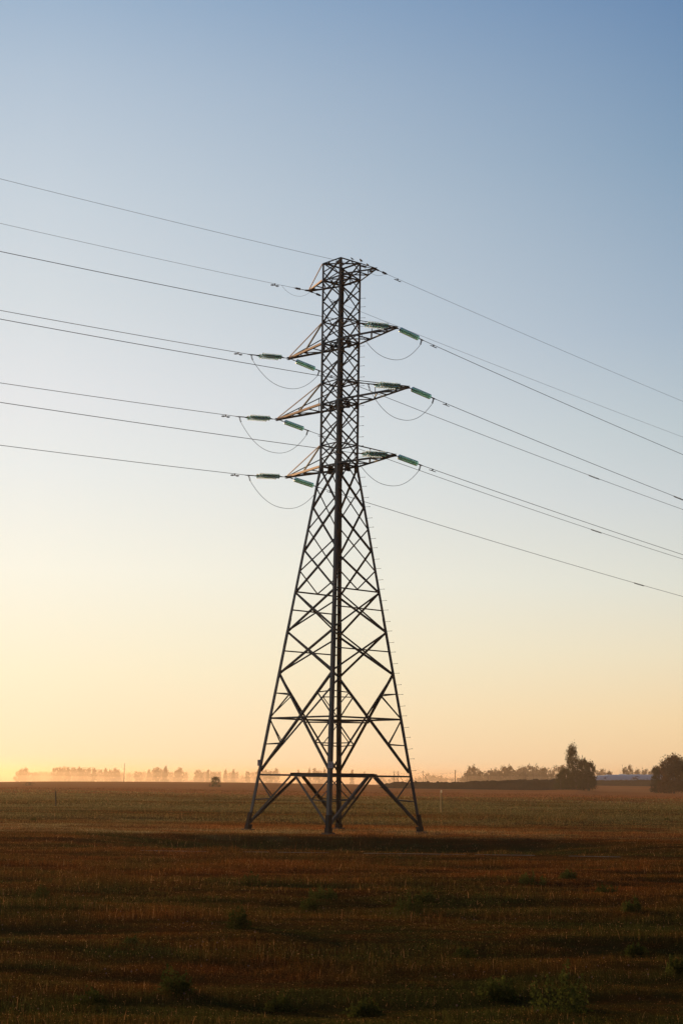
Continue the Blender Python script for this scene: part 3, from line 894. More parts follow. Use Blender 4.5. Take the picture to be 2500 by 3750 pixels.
# vibration dampers: a clamp under the cable with two looped weights
def damper(span, key, t, lab):
    p = wpos(span, key, t); q_ = wpos(span, key, t + .5); d_ = (q_ - p).normalized(); sd = d_.cross(UP).normalized(); up = sd.cross(d_)
    root = empty('vibration_damper', p); tag(root, lab, 'vibration damper', 'vibration dampers on the cables')
    mb = MB(); mb.box(Vector((0, 0, 0)) - up * .04, d_, sd, up, .05, .05, .12); mb.build('clamp', M_IRON, root)
    mb = MB(); mb.tube([d_ * -.2 - up * .095, d_ * .2 - up * .095], .012, 5); mb.build('messenger_rod', M_IRON, root)
    for s_ in (-1, 1):
        pts = [d_ * s_ * (.17 + .095 * math.cos(a)) + sd * .055 * math.sin(a) - up * (.095 + .02 * math.sin(a)) for a in np.linspace(.3, 2 * math.pi - .3, 14)]
        mb = MB(); mb.tube(pts, .017, 6); mb.build('loop_weight', M_IRON, root)


for span, key, t in (('L', '1L', 3.45), ('L', '2L', 3.5), ('L', '3L', 3.5), ('L', '1R', 3.6), ('L', '2R', 3.6), ('L', '3R', 3.6), ('L', 'tL', 2.35), ('L', 'tR', 2.4),
                     ('R', '1R', 3.3), ('R', '2R', 3.35), ('R', '3R', 3.3), ('R', '1L', 3.7), ('R', '2L', 3.8), ('R', '3L', 3.7), ('R', 'tR', 1.95), ('R', 'tL', 2.2)):
    w_ = 'earth wire' if key[0] == 't' else 'power cable'
    damper(span, key, t, f'small looped damper on the {w_} going {SIDE[span]} from the {SIDE[key[1]]} {LEVEL[key[0]] if key[0] != "t" else "top"} arm')
for key, t0, t1 in (('1L', 32.1, 33.5), ('2L', 33.7, 35.1), ('3L', 38.2, 39.6), ('2R', 28.2, 29.7)):
    pts = []; N = 160
    for i in range(N + 1):
        t = t0 + (t1 - t0) * i / N; p = wpos('R', key, t); d_ = (wpos('R', key, t + .5) - p).normalized(); sd = d_.cross(UP); up = sd.cross(d_)
        a = 2 * math.pi * i / N * 9; pts.append(p + (sd * math.cos(a) + up * math.sin(a)) * .035 - UP * .012)
    mb = MB(); mb.tube(pts, .017, 5); o = mb.build('spiral_damper', M_IRON, smooth=True)
    tag(o, f'dark spiral damper wound on the {SIDE[key[1]]} {LEVEL[key[0]]} cable near the right picture edge', 'spiral damper', 'spiral dampers on the right going cables')


# ------------------------------------------------------------------ birds on the tower top
def bird(loc, rz, sc, lab):
    prof = [(-.115, .004, .0), (-.09, .010, .008), (-.055, .022, .02), (-.02, .034, .04), (.015, .037, .062), (.04, .030, .085), (.052, .022, .105), (.062, .023, .118), (.075, .018, .122), (.084, .006, .118), (.100, .002, .112)]
    mb = MB(); mb.tube([(x, 0, z_ + .04) for x, r_, z_ in prof], [r_ for x, r_, z_ in prof], 10)
    for s_ in (-1, 1): mb.tube([(.005, .012 * s_, .075), (.01, .012 * s_, .0)], .003, 4)
    me = mb.mesh('bird', True)
    o = link_mesh('bird', me, M_BIRD); o.location = loc; o.rotation_euler = (0, 0, rz); o.scale = (sc,) * 3
    tag(o, lab, 'bird', 'birds perched on the pylon')


T0 = Vector((TX, TY, 0))
bird(T0 + LEG('R', 31.0) + Vector((0, -.02, .0)), 2.2, 1.5, 'largest dark bird perched on the right top corner of the pylon')
bird(T0 + on_face('LB', 31.0, .70), .6, 1.15, 'small dark bird on the rear left top beam of the pylon')
bird(T0 + (LEG('L', 30.95)).lerp(LEG('R', 30.95), .40), 2.6, 1.15, 'small dark bird on the cross beam just left of the front post')
bird(T0 + (LEG('L', 30.95)).lerp(LEG('R', 30.95), .63), .4, 1.1, 'small dark bird on the cross beam just right of the front post')
bird(T0 + on_face('FR', 31.0, .56), 2.9, 1.0, 'small dark bird halfway along the front right top beam')
bird(TIPS['tR'] + Vector((-.42, -.1, .12)), 2.4, 1.0, 'small dark bird near the tip of the right top arm')


# ------------------------------------------------------------------ trees and bushes
def leaf_mesh(name, pts, size, rng, flat=.7):
    n = len(pts)
    a = rng.normal(size=(n, 3)); a /= np.linalg.norm(a, axis=1)[:, None]
    b = rng.normal(size=(n, 3)); b -= a * (a * b).sum(1)[:, None]; b /= np.linalg.norm(b, axis=1)[:, None]
    s = size * rng.uniform(.6, 1.4, n)[:, None]
    v = np.stack([pts - a * s * .5, pts + b * s * .32, pts + a * s * .5, pts - b * s * .32], 1).reshape(-1, 3)
    i = np.arange(n) * 4
    return np_mesh(name, v, quads=np.stack([i, i + 1, i + 2, i + 3], -1))


def crown_points(shape, n, rng, ncl=26):
    """points in a unit crown: z 0..1, radius about .5; gathered into clumps with gaps"""
    cl = []
    while len(cl) < ncl:
        z_ = rng.uniform(.06, .97)
        if shape == 'round': R = .5 * math.sqrt(max(0, 1 - (2 * z_ - 1.0) ** 2)) * (1.0 if z_ > .3 else .9)
        elif shape == 'spire': R = .26 * (1 - z_) ** .75 + .03 if z_ > .25 else .20
        elif shape == 'poplar': R = .15 * (.75 + .3 * math.sin(math.pi * z_)) * (1 if z_ < .88 else .6)
        elif shape == 'bush': R = .5 * math.sqrt(max(0, 1 - (z_ * .97) ** 2.2))
        else: R = .32 * math.sqrt(max(0, 1 - ((z_ - .40) / .62) ** 2))
        a = rng.uniform(0, 2 * math.pi); r_ = R * math.sqrt(rng.uniform(.02, 1))
        cl.append((math.cos(a) * r_, math.sin(a) * r_, z_, R))
    cl = np.array(cl); k = rng.integers(0, ncl, n)
    sg = {'round': .060, 'spire': .036, 'poplar': .030, 'bush': .056}.get(shape, .045)
    off = rng.normal(size=(n, 3)) * sg * rng.uniform(.45, 1.5, ncl)[k][:, None]
    if shape in ('spire', 'poplar'): off[:, 2] *= 1.7
    p = cl[k][:, :3] + off
    p[:, 2] = np.maximum(p[:, 2], 0.0)
    return p, cl


TREE_MESH = {}
# spiky shoots standing above bushes and ragged trees


def tree_meshes(shape, seed, n, leaf):
    key = (shape, seed, n)
    if key in TREE_MESH: return TREE_MESH[key]
    rng = np.random.default_rng(seed + 100)
    ncl = {'round': 46, 'spire': 34, 'poplar': 75, 'bush': 56, 'oval': 40}[shape] * (2 if n > 3000 else 1)
    p, cl = crown_points(shape, n, rng, ncl)
    if shape in ('bush', 'oval') and n > 2000:
        sh = []
        for _ in range(16):
            a = rng.uniform(0, 6.28); r_ = rng.uniform(0, .36); zt = rng.uniform(.92, 1.16) * math.sqrt(1 - (r_ * 1.5) ** 2 * .8)
            f = rng.random(n // 160)[:, None]
            q_ = np.array([[math.cos(a) * r_ * .8, math.sin(a) * r_ * .8, zt - .32]]) * (1 - f) + np.array([[math.cos(a) * r_, math.sin(a) * r_, zt]]) * f
            sh.append(q_ + rng.normal(size=q_.shape) * .012)
        p = np.concatenate([p] + sh)
    z0 = {'bush': .0, 'spire': .06}.get(shape, .12)
    p[:, 2] = z0 + p[:, 2] * (1 - z0)
    crown = leaf_mesh('crown', p, leaf, rng)
    mb = MB(); top = .8
    mb.tube([(0, 0, -.04), (.004, 0, .3), (-.006, .004, .6), (0, 0, top)], [.022, .017, .011, .003], 7)
    for c in cl[:: max(1, len(cl) // 12)]:
        zb = max(.08, c[2] * .6); mb.tube([(0, 0, zb), (c[0] * .5, c[1] * .5, zb + (c[2] - zb) * .6), (c[0], c[1], z0 + c[2] * (1 - z0))], [.009, .006, .002], 5)
    trunk = mb.mesh('trunk')
    TREE_MESH[key] = (crown, trunk); return TREE_MESH[key]


def tree(name, shape, seed, loc, width, height, lab, cat, group, mat, n=420, leaf=.06, rz=0, wscale=None):
    crown, trunk = tree_meshes(shape, seed, n, leaf)
    root = empty(name, loc, rz); tag(root, lab, cat, group)
    nat = {'round': 1.0, 'spire': .5, 'poplar': .36, 'bush': 1.0, 'oval': .6}[shape]
    c = bpy.data.objects.new('crown', crown); COL.objects.link(c); c.parent = root; c.scale = (width / nat, width / nat, height)
    if not crown.materials: crown.materials.append(mat)
    t = bpy.data.objects.new('trunk' if name != 'bush' else 'stem', trunk); COL.objects.link(t); t.parent = root; t.scale = (height, height, height)
    if not trunk.materials: trunk.materials.append(M_BARK)
    return root


ONES = ['', 'first', 'second', 'third', 'fourth', 'fifth', 'sixth', 'seventh', 'eighth', 'ninth', 'tenth', 'eleventh', 'twelfth', 'thirteenth', 'fourteenth', 'fifteenth', 'sixteenth', 'seventeenth', 'eighteenth', 'nineteenth']
TENS = {20: ('twentieth', 'twenty'), 30: ('thirtieth', 'thirty'), 40: ('fortieth', 'forty'), 50: ('fiftieth', 'fifty'), 60: ('sixtieth', 'sixty'), 70: ('seventieth', 'seventy')}


def ordinal(i):
    if i < 20: return ONES[i]
    return TENS[i // 10 * 10][0] if i % 10 == 0 else TENS[i // 10 * 10][1] + ' ' + ONES[i % 10]


# misty row beyond the field: (pixel x, pixel y of the top, pixel width, shape, distance)
FAR = [(70, 2824, 24, 'round'), (84, 2816, 26, 'round'), (98, 2817, 18, 'oval'), (114, 2830, 22, 'round'), (132, 2829, 24, 'round'), (150, 2828, 24, 'round'), (168, 2828, 24, 'round'), (186, 2829, 22, 'round'),
       (201, 2816, 16, 'oval'), (214, 2810, 18, 'oval'), (226, 2816, 16, 'oval'), (238, 2812, 22, 'round'), (251, 2812, 16, 'spire'), (266, 2813, 20, 'oval'), (279, 2817, 20, 'round'), (292, 2811, 20, 'spire'), (302, 2816, 18, 'oval'), (315, 2817, 20, 'round'), (329, 2813, 16, 'spire'), (345, 2815, 16, 'oval'),
       (366, 2820, 20, 'oval'), (388, 2816, 16, 'spire'), (403, 2822, 18, 'oval'), (422, 2817, 18, 'oval'), (433, 2820, 18, 'oval'), (448, 2830, 16, 'round'), (475, 2833, 20, 'round'), (507, 2826, 22, 'oval'), (528, 2828, 20, 'round'), (545, 2823, 16, 'spire'), (556, 2830, 16, 'round'),
       (567, 2815, 16, 'oval'), (579, 2815, 18, 'oval'), (592, 2816, 16, 'oval'), (607, 2811, 22, 'spire'), (618, 2832, 16, 'round'), (628, 2828, 11, 'oval'), (650, 2824, 20, 'oval'), (660, 2816, 24, 'oval'), (682, 2829, 15, 'spire'), (700, 2857, 20, 'round'),
       (726, 2822, 20, 'oval'), (740, 2827, 11, 'oval'), (753, 2828, 18, 'oval'), (762, 2824, 14, 'spire'), (779, 2827, 14, 'oval'), (791, 2828, 18, 'round'), (804, 2828, 12, 'oval'), (826, 2821, 16, 'spire'), (845, 2830, 18, 'round'), (854, 2822, 14, 'spire'), (864, 2828, 14, 'oval'), (879, 2851, 14, 'round'), (889, 2843, 12, 'round'),
       (907, 2826, 14, 'oval'), (928, 2828, 20, 'round'), (948, 2822, 18, 'oval'), (968, 2820, 20, 'oval'), (988, 2824, 20, 'round'), (1012, 2819, 20, 'oval'), (1092, 2823, 12, 'spire'), (1133, 2818, 12, 'spire'), (1152, 2818, 16, 'oval'), (1170, 2824, 16, 'round'), (1188, 2819, 14, 'spire'),
       (1288, 2825, 14, 'spire'), (1334, 2828, 10, 'spire')]
SHN = {'round': 'rounded', 'oval': 'upright', 'spire': 'pointed'}
rnd = random.Random(3)
for i, (px, py, wpx, shp) in enumerate(FAR):
    Y = 1750 + rnd.uniform(-120, 160) + (250 if py > 2827 else 0)
    top = unproj(px, py, Y); zb = ground_at(top.x, Y)
    tree('tree', shp, 1 + i % 3, (top.x, Y, zb), wpx * 1.4 / F_PX * Y, (top.z - zb), f'hazy {SHN[shp]} tree, {ordinal(i + 1)} from the left in the misty row beyond the field', 'tree', 'misty trees beyond the field on the left', M_LEAF, 1300, .085, rnd.uniform(0, 6))

FAR2 = [(1398, 2846, 26, 'round'), (1440, 2850, 30, 'round'), (1500, 2851, 30, 'round'), (1528, 2845, 24, 'round'), (1563, 2836, 20, 'round'), (1585, 2841, 20, 'oval'), (1603, 2843, 24, 'round'), (1618, 2842, 16, 'oval'), (1636, 2850, 26, 'round'), (1660, 2850, 22, 'round'),
        (1722, 2812, 28, 'round'), (1738, 2807, 34, 'round'), (1762, 2827, 34, 'round'), (1790, 2824, 34, 'round'), (1818, 2818, 34, 'round'), (1845, 2812, 40, 'round'), (1872, 2810, 36, 'round'), (1898, 2814, 36, 'round'), (1920, 2812, 34, 'round'), (1942, 2808, 34, 'round'), (1972, 2806, 38, 'round'),
        (1998, 2816, 30, 'round'), (2022, 2826, 24, 'round'), (2052, 2808, 44, 'round'), (2182, 2822, 30, 'round'), (2205, 2822, 28, 'round'), (2230, 2828, 22, 'oval'), (2288, 2810, 22, 'round'), (2305, 2808, 26, 'round'), (2334, 2822, 26, 'round'), (2366, 2818, 30, 'round'), (2392, 2814, 34, 'round'), (2430, 2820, 40, 'round'), (2470, 2822, 40, 'round'),
        (1708, 2834, 30, 'round'), (1750, 2838, 36, 'round'), (1775, 2836, 34, 'round'), (1804, 2832, 36, 'round'), (1832, 2828, 36, 'round'), (1858, 2826, 36, 'round'), (1885, 2828, 36, 'round'), (1910, 2828, 36, 'round'), (1932, 2826, 36, 'round'), (1957, 2824, 36, 'round'), (1985, 2826, 36, 'round'), (2010, 2834, 34, 'round')]
FAR2.sort()
for i, (px, py, wpx, shp) in enumerate(FAR2):
    Y = (1800 if px < 1670 else 1350) + rnd.uniform(-60, 60)
    top = unproj(px, py, Y); zb = ground_at(top.x, Y)
    tree('tree', shp, 5 + i % 3, (top.x, Y, zb), wpx * 1.5 / F_PX * Y, (top.z - zb), f'{SHN[shp]} hazy tree, {ordinal(i + 1)} from the left behind the dark soil bank', 'tree', 'misty trees behind the soil bank on the right', M_LEAF, 1900, .07, rnd.uniform(0, 6))

# closer trees and bushes on the right, lone bush on the left
NEAR = [('bush', 'bush', 2150, 2822, 62, 584, 'low dark bush filling the foot of the poplar thicket at its right', M_LEAF_G, 8000, .04),
        ('bush', 'bush', 2050, 2834, 44, 586, 'low dark bush at the left tip of the poplar thicket', M_LEAF_G, 5000, .045),
        ('tree', 'poplar', 2094, 2731, 48, 590, 'tall narrow poplar rising from the thicket on the right', M_LEAF_G, 8500, .024),
        ('bush', 'bush', 2066, 2816, 52, 592, 'broad dark bush at the left foot of the tall poplar', M_LEAF_G, 9000, .042),
        ('bush', 'bush', 2106, 2826, 66, 586, 'dense dark bush in front of the tall poplar', M_LEAF_G, 9000, .042),
        ('tree', 'oval', 2133, 2778, 34, 594, 'slim ragged tree immediately right of the tall poplar', M_LEAF_G, 7000, .04),
        ('tree', 'oval', 2156, 2794, 40, 590, 'lower tree at the right end of the poplar thicket', M_LEAF_G, 7000, .04),
        ('bush', 'bush', 2402, 2812, 52, 560, 'pale green bush at the left side of the right edge thicket', M_LEAF, 6000, .045),
        ('bush', 'bush', 2462, 2776, 116, 540, 'large reddish brown bush cut by the right picture edge', M_LEAF_R, 12000, .04),
        ('bush', 'bush', 2515, 2786, 80, 545, 'reddish brown bush farthest right on the picture edge', M_LEAF_R, 9000, .04)]
for j, (nm, shp, px, py, wpx, Y, lab, mt, n, lf) in enumerate(NEAR):
    top = unproj(px, py, Y); zb = ground_at(top.x, Y) - .1
    tree(nm, shp, 20 + j, (top.x, Y, zb), wpx / F_PX * Y * 1.08, top.z - zb, lab, 'tree' if nm == 'tree' else 'bush', None, mt, n, lf, j)
Y = 560; top = unproj(790, 2844, Y); zb = ground_at(top.x, Y)
tree('bush', 'bush', 43, (top.x, Y, zb - .05), 42 / F_PX * Y, top.z - zb, 'lone round leafy bush in the field left of the pylon', 'bush', None, M_LEAF_G, 4500, .042)
Y = 520; top = unproj(107, 2868, Y); zb = ground_at(top.x, Y)
tree('bush', 'bush', 41, (top.x, Y, zb - .05), 50 / F_PX * Y, max(1.2, top.z - zb), 'faint low scrub bush near the far left field edge', 'bush', None, M_LEAF, 700, .06)


# ------------------------------------------------------------------ soil banks and white covered clamp
def mound(name, pts, depth, mat, rough, seed, lab, cat, bury=1.2):
    """pts = [(pixel x, top pixel y, distance)]; a real heap with sloping sides"""
    P = [unproj(px, py, Y) for px, py, Y in pts]
    xs = [p.x for p in P]; n = 260
    vx = np.linspace(xs[0], xs[-1], n); tz = np.interp(vx, xs, [p.z for p in P]); ty = np.interp(vx, xs, [p.y for p in P])
    prof = [(-1, 0), (-.82, .35), (-.6, .72), (-.38, .93), (-.15, 1.0), (.15, 1.0), (.4, .92), (.7, .55), (1, 0)]
    V = []
    for a, f in prof:
        y = ty + a * depth / 2
        g = terrain(vx, y) - bury
        e = np.minimum(1, np.minimum(vx - vx[0], vx[-1] - vx) / (depth * .45)); e = np.sqrt(np.clip(e, 0.02, 1))
        z_ = g + (tz - g) * f * e
        if f > .1: z_ = z_ + rough * ((vnoise(vx / 1.6, y * 0 + a * 7, seed) - .5) + .7 * (vnoise(vx / .7, y * 0 + a * 9, seed + 1) - .5)) * f
        V.append(np.stack([vx, y, z_], -1))
    V = np.concatenate(V); m = len(prof)
    i = np.arange(m - 1)[:, None] * n; j = np.arange(n - 1)[None, :]
    q_ = np.stack([i + j, i + j + 1, i + n + j + 1, i + n + j], -1).reshape(-1, 4)
    me = np_mesh(name, V, quads=q_)
    o = link_mesh(name, me, mat); tag(o, lab, cat); return o


mound('soil_bank', [(1375, 2868, 600), (1420, 2865, 600), (1550, 2864, 602), (1650, 2866, 604), (1720, 2863, 606), (1800, 2860, 608), (1925, 2856, 612), (2000, 2855, 620), (2040, 2851, 630), (2110, 2853, 640)], 14, M_SOIL, .75, 41,
      'long low dark soil bank with a lumpy top stretching right of the pylon', 'soil bank')
mound('soil_bank', [(2060, 2856, 900), (2180, 2858, 900), (2300, 2857, 900), (2420, 2856, 900), (2560, 2858, 900)], 30, M_SOIL, .5, 47,
      'distant dark soil bank below the white covered heap', 'soil bank')


def mat_sheet():
    m, t = new_mat('white_sheeting')
    o = t.add('ShaderNodeOutputMaterial'); b = t.add('ShaderNodeBsdfPrincipled'); tc = t.add('ShaderNodeTexCoord')
    n = t.add('ShaderNodeTexNoise', Scale=0.16, Detail=5.0, Roughness=0.7); t.link(tc.outputs['Object'], n.inputs['Vector'])
    n2 = t.add('ShaderNodeTexNoise', Scale=1.2, Detail=4.0); t.link(tc.outputs['Object'], n2.inputs['Vector'])
    c0 = t.mix(n2.outputs[0], (0.40, 0.47, 0.50), (0.70, 0.79, 0.82))
    c = t.mix(t.ramp(n.outputs[0], [(.57, (0, 0, 0)), (.62, (1, 1, 1))]), c0, (0.10, 0.10, 0.11))
    t.link(c, b.inputs['Base Color']); b.inputs['Roughness'].default_value = .45; t.link(b.outputs[0], o.inputs[0]); return m


mound('silage_heap', [(2095, 2840, 985), (2150, 2840, 985), (2190, 2840, 985), (2215, 2838, 985), (2290, 2836, 985), (2380, 2838, 985), (2450, 2839, 985), (2540, 2841, 985)], 34, mat_sheet(), .5, 53,
      'long white sheeted heap with dark specks between the two right thickets', 'silage heap')


# ------------------------------------------------------------------ poles, posts, house
def power_pole(px, py, Y, lab, strut=None, arms=1, thick=.13):
    top = unproj(px, py, Y); zb = ground_at(top.x, Y); root = empty('utility_pole', (top.x, Y, zb)); H = top.z - zb
    tag(root, lab, 'utility pole', 'distant wooden utility poles')
    mb = MB(); mb.tube([(0, 0, -.3), (0, 0, H)], [thick * 1.15, thick * .8], 8); mb.build('post', M_POLE, root)
    if strut:
        mb = MB(); mb.tube([(strut, .3, -.3), (.05, 0, H * .78)], [thick, thick * .8], 8); mb.build('strut', M_POLE, root)
    for k in range(arms):
        mb = MB(); mb.box(Vector((0, -.12, H - .5 - .7 * k)), Vector((1, 0, 0)), Vector((0, 1, 0)), UP, 1.7, .1, .1); a = mb.build('crossbar', M_POLE, root)
        for s_ in (-.75, .75):
            mb = MB(); mb.lathe([(.001, 0), (.05, 0), (.07, .1), (.04, .2), (.001, .24)], Vector((s_, -.12, H - .45 - .7 * k)), UP, 8); mb.build('pin_insulator', M_PLATE, a)
    return root


power_pole(457, 2795, 830, 'single thin utility pole standing before the misty tree row on the left', None, 0, .15)
for px, py, st_, lab in ((1442, 2823, 4.5, 'left pole of the strutted pair behind the right tower foot'), (1456.5, 2823, 5, 'right pole of the strutted pair behind the right tower foot'), (1547.7, 2822, 5, 'strutted utility pole standing alone between pair and thick pole'), (1666, 2820, None, 'thick dark utility pole above the middle of the soil bank'),
                        (1709, 2821, None, 'slim utility pole just left of the round tall tree'), (1786.5, 2821, None, 'utility pole in front of the hazy grove'), (1922, 2829, None, 'faint utility pole left of the hazy grove end'), (1951, 2829, None, 'faint utility pole at the hazy grove right part')):
    power_pole(px, py, 960, lab, st_, 2 if px < 1600 else 1, .26 if px == 1666 else .15)
for (xa, xb, py, nm) in ((1442, 1547.7, 2829, 'left'), (1547.7, 1666, 2828, 'middle'), (1666, 1786.5, 2827, 'right')):
    a = unproj(xa, py, 960); b = unproj(xb, py, 960); mb = MB()
    mb.tube([a.lerp(b, i / 14) - UP * .9 * (1 - (2 * i / 14 - 1) ** 2) for i in range(15)], .03, 5)
    tag(mb.build('overhead_line', M_WIRE), f'faint thin line sagging in the {nm} gap between the distant poles', 'overhead line', 'lines between the distant poles')

# marker posts in the field
g = unproj(1614, 2978, 142); zb = ground_at(g.x, 142); top = unproj(1615.5, 2893, 142)
root = empty('marker_post', (g.x, 142, zb)); tag(root, 'thin yellowish marker post with bright white cap right of the pylon', 'marker post')
Hh = top.z - zb
mb = MB(); mb.tube([(0, 0, -.2), (0, 0, Hh - .24)], .058, 10); mb.build('shaft', M_YELLOWPOST, root)
mb = MB(); mb.lathe([(.001, Hh), (.05, Hh - .01), (.058, Hh - .04), (.058, Hh - .22), (.05, Hh - .26), (.001, Hh - .26)], Vector((.01, 0, 0)), UP, 12); mb.build('cap', M_CAP, root, True)
tl_ = M_CAP.node_tree; nt_ = NT(tl_); o_ = [n_ for n_ in tl_.nodes if n_.type == 'OUTPUT_MATERIAL'][0]; bs_ = [n_ for n_ in tl_.nodes if n_.type == 'BSDF_PRINCIPLED'][0]
t2_ = nt_.add('ShaderNodeBsdfTranslucent'); t2_.inputs[0].default_value = (.95, .88, .7, 1); m2_ = nt_.add('ShaderNodeMixShader'); m2_.inputs[0].default_value = .6      # thin milky plastic
nt_.link(bs_.outputs[0], m2_.inputs[1]); nt_.link(t2_.outputs[0], m2_.inputs[2]); nt_.link(m2_.outputs[0], o_.inputs[0])
g = unproj(206.5, 2950, 150); zb = ground_at(g.x, 150); top = unproj(204, 2896, 150); tt = unproj(203.5, 2881, 150)
root = empty('marker_post', (g.x, 150, zb)); tag(root, 'dark tapering wooden post with a thin rod on top, far left in the grass', 'marker post')
mb = MB(); d_ = top - Vector((g.x, 150, zb)); mb.tube([(0, 0, -.2), d_ * .5, d_ * .92, d_], [.055, .07, .06, .015], 8); mb.build('shaft', M_TAR, root)
mb = MB(); mb.tube([d_, tt - Vector((g.x, 150, zb))], .010, 5); mb.build('rod', M_IRON, root)

# house in the haze
Y = 1500; c = unproj(1692, 2849, Y); zb = ground_at(c.x, Y); wv = 38 / F_PX * Y
root = empty('house', (c.x, Y, zb)); tag(root, 'low pale house with a grey roof in the haze left of the tall round tree', 'house')
Hr = c.z - zb; Hw = Hr * .62
mb = MB(); mb.box(Vector((0, 0, Hw / 2)), Vector((1, 0, 0)), Vector((0, 1, 0)), UP, wv, 7, Hw); mb.build('wall', M_WALL, root)
mb = MB(); mb.prism([(-3.9, 0), (3.9, 0), (0, Hr - Hw)], Vector((-wv / 2 - .3, 0, Hw + .003)), Vector((wv / 2 + .3, 0, Hw + .003)), Vector((0, 1, 0)), UP); mb.build('roof', M_ROOF, root)
for k in (-1, 0, 1):
    mb = MB(); mb.box(Vector((k * wv * .3, -3.53, Hw * .55)), Vector((1, 0, 0)), Vector((0, 1, 0)), UP, 1.1, .06, 1.2); mb.build('window', M_TAR, root)


# ------------------------------------------------------------------ weeds in the near field
def weed(px, py, Y, wd, ht, lab, seed, mat=None, n=420):
    g = unproj(px, py, Y); x = g.x; zb = ground_at(x, Y)
    rng = np.random.default_rng(seed); root = empty('weed_plant', (x, Y, zb)); tag(root, lab, 'weed plant', 'weedy plants in the near field')
    st_ = MB(); P = []
    for k in range(26):
        a = rng.uniform(0, 6.28); r_ = wd * .5 * math.sqrt(rng.uniform(.02, 1)); hh = ht * rng.uniform(.4, 1) * (1 - .55 * (2 * r_ / wd) ** 2)
        bx, by = math.cos(a) * r_ * .75, math.sin(a) * r_ * .75
        tip = Vector((math.cos(a) * r_, math.sin(a) * r_, hh)); base = Vector((bx, by, -.03)); st_.tube([base, base.lerp(tip, .5), tip], [.004, .003, .0015], 4)
        for q_ in range(n // 26):
            f = rng.uniform(.05, 1.0); p = base.lerp(tip, f); sp_ = (1.1 - f) * .07
            P.append((p.x + rng.normal() * sp_, p.y + rng.normal() * sp_, max(.01, p.z + rng.normal() * .02)))
    st_.build('stem', M_WEED, root)
    link_mesh('foliage', leaf_mesh('foliage', np.array(P), .038, rng), mat or M_WEED, root)


def dist_of(py): return CAM_H / math.tan(math.atan((py - 1875) / F_PX) - PITCH)


for k, (px, py, wpx, hpx, lab) in enumerate(((877, 3415, 80, 95, 'darkest leafy weed plant alone left of centre in the near field'), (1133, 3325, 70, 90, 'dark weed plant in the near field right of the darkest one'), (1490, 3330, 110, 95, 'broad green weed plant in the near field below the right tower foot'),
                                             (150, 3310, 60, 70, 'faint weed plant at the left side of the near field'), (2215, 3255, 90, 50, 'low weed plant at the right side near the dark grass'), (2310, 3330, 80, 70, 'green weed plant near the right edge of the near field'),
                                             (640, 3640, 110, 130, 'pale ragged weed plant at the bottom left of the near field'), (2050, 3700, 260, 200, 'big sprawling green weed patch at the bottom right of the near field'), (1820, 3640, 130, 110, 'green weed plant left of the big sprawling patch'),
                                             (2480, 3560, 100, 90, 'weed plant cut by the right picture edge'), (123, 3025, 26, 20, 'tiny dark weed tuft beyond the track at the far left'), (2440, 2990, 20, 16, 'tiny dark weed tuft in the meadow at the far right'),
                                             (1180, 3290, 120, 60, 'sprawling light green weed plant right behind the dark one near the centre'), (1560, 3290, 70, 50, 'small weed plant behind the broad green one'), (1950, 3230, 110, 60, 'loose weed plant halfway between tower foot and right edge'),
                                             (2080, 3215, 60, 45, 'small yellowish weed plant right of the loose one'), (920, 3230, 70, 55, 'small weed plant just below the track left of centre'), (1020, 3680, 90, 60, 'low weed plant at the bottom edge left of centre'),
                                             (1340, 3700, 110, 70, 'broad low weed plant at the bottom edge near the middle'), (330, 3700, 130, 70, 'broad low weed plant in the bottom left corner'), (2330, 3480, 80, 50, 'low dark weed plant above the bottom right corner'),
                                             (1700, 3500, 70, 50, 'small weed plant in the middle of the near right field'), (480, 3480, 60, 45, 'small weed plant in the middle of the near left field'))):
    Y = dist_of(py + (2850 + .0136 * px - 2867) * 0)
    weed(px, py, Y, wpx / F_PX * Y, hpx / F_PX * Y, lab, 60 + k, None, 1300)

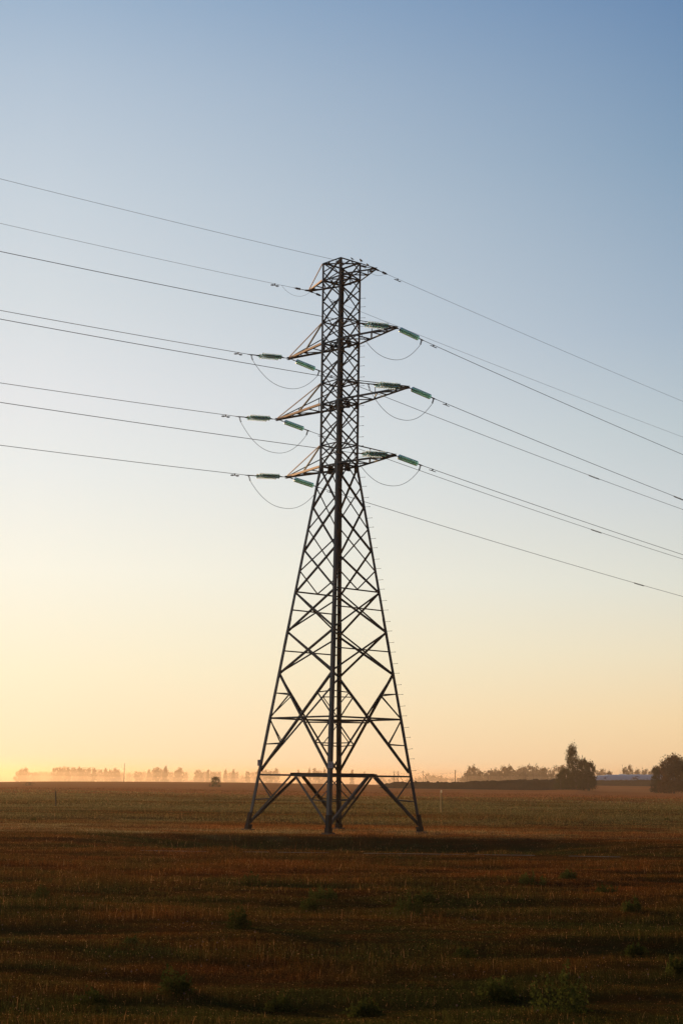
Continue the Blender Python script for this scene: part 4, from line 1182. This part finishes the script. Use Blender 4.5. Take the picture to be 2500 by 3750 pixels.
# pale seed heads and small flowers scattered in the nearest grass
rng = np.random.default_rng(99); mbp = []
n = 260; y = rng.uniform(17, 34, n); x = rng.uniform(-1, 1, n) * .24 * y
k = vnoise(x / 1.6, y / 2.2, 71) > .52; x, y = x[k], y[k]; z_ = terrain(x, y) + rng.uniform(.10, .20, len(x))
mb = MB()
for a, b, c in zip(x, y, z_):
    r_ = rng.uniform(.007, .014)
    mb.lathe([(.001, -r_), (r_, -r_ * .3), (r_, r_ * .4), (.001, r_)], Vector((a + .01, b, c)), UP, 6)
o = mb.build('wildflowers', mat_plain('pale_seed_heads', (0.16, 0.09, 0.06), .9))
tag(o, 'tiny pale seed heads scattered through the nearest grass', 'wildflowers', kind='stuff')


# ------------------------------------------------------------------ morning haze
def haze():
    m, t = new_mat('haze_air')
    o = t.add('ShaderNodeOutputMaterial'); v = t.add('ShaderNodeVolumePrincipled')
    v.inputs['Color'].default_value = (1.0, 0.77, 0.54, 1); v.inputs['Density'].default_value = 0.00016; v.inputs['Anisotropy'].default_value = 0.6
    t.link(v.outputs[0], o.inputs['Volume'])
    mb = MB(); R_ = 12600
    mb.box(Vector((0, 0, 13.0)), Vector((1, 0, 0)), Vector((0, 1, 0)), UP, 2 * R_, 2 * R_, 41.0)
    ob = mb.build('haze', m); tag(ob, 'thin warm morning haze lying over the field', 'haze', kind='stuff')
    # the denser ground mist lying in the low land beyond the edge of the field, thicker towards the ground
    for k, (top, y0, dens) in enumerate(((4.5, 1120, .00042), (8.5, 1150, .00042), (13.5, 1190, .00032), (20.0, 1240, .00028))):
        m, t = new_mat('ground_mist_air')
        o = t.add('ShaderNodeOutputMaterial'); v = t.add('ShaderNodeVolumePrincipled')
        v.inputs['Color'].default_value = (1.0, 0.77, 0.54, 1); v.inputs['Density'].default_value = dens; v.inputs['Anisotropy'].default_value = 0.6
        t.link(v.outputs[0], o.inputs['Volume'])
        z0 = -6.9 + k * .07
        mb = MB(); mb.box(Vector((0, (y0 + 5100 + k * 20) / 2, (top + z0) / 2)), Vector((1, 0, 0)), Vector((0, 1, 0)), UP, 6000 + 40 * k, 5100 + k * 20 - y0, top - z0)
        ob = mb.build('ground_mist', m); tag(ob, 'bright low mist lying round the trees beyond the field', 'mist', 'layers of ground mist', kind='stuff')


haze()
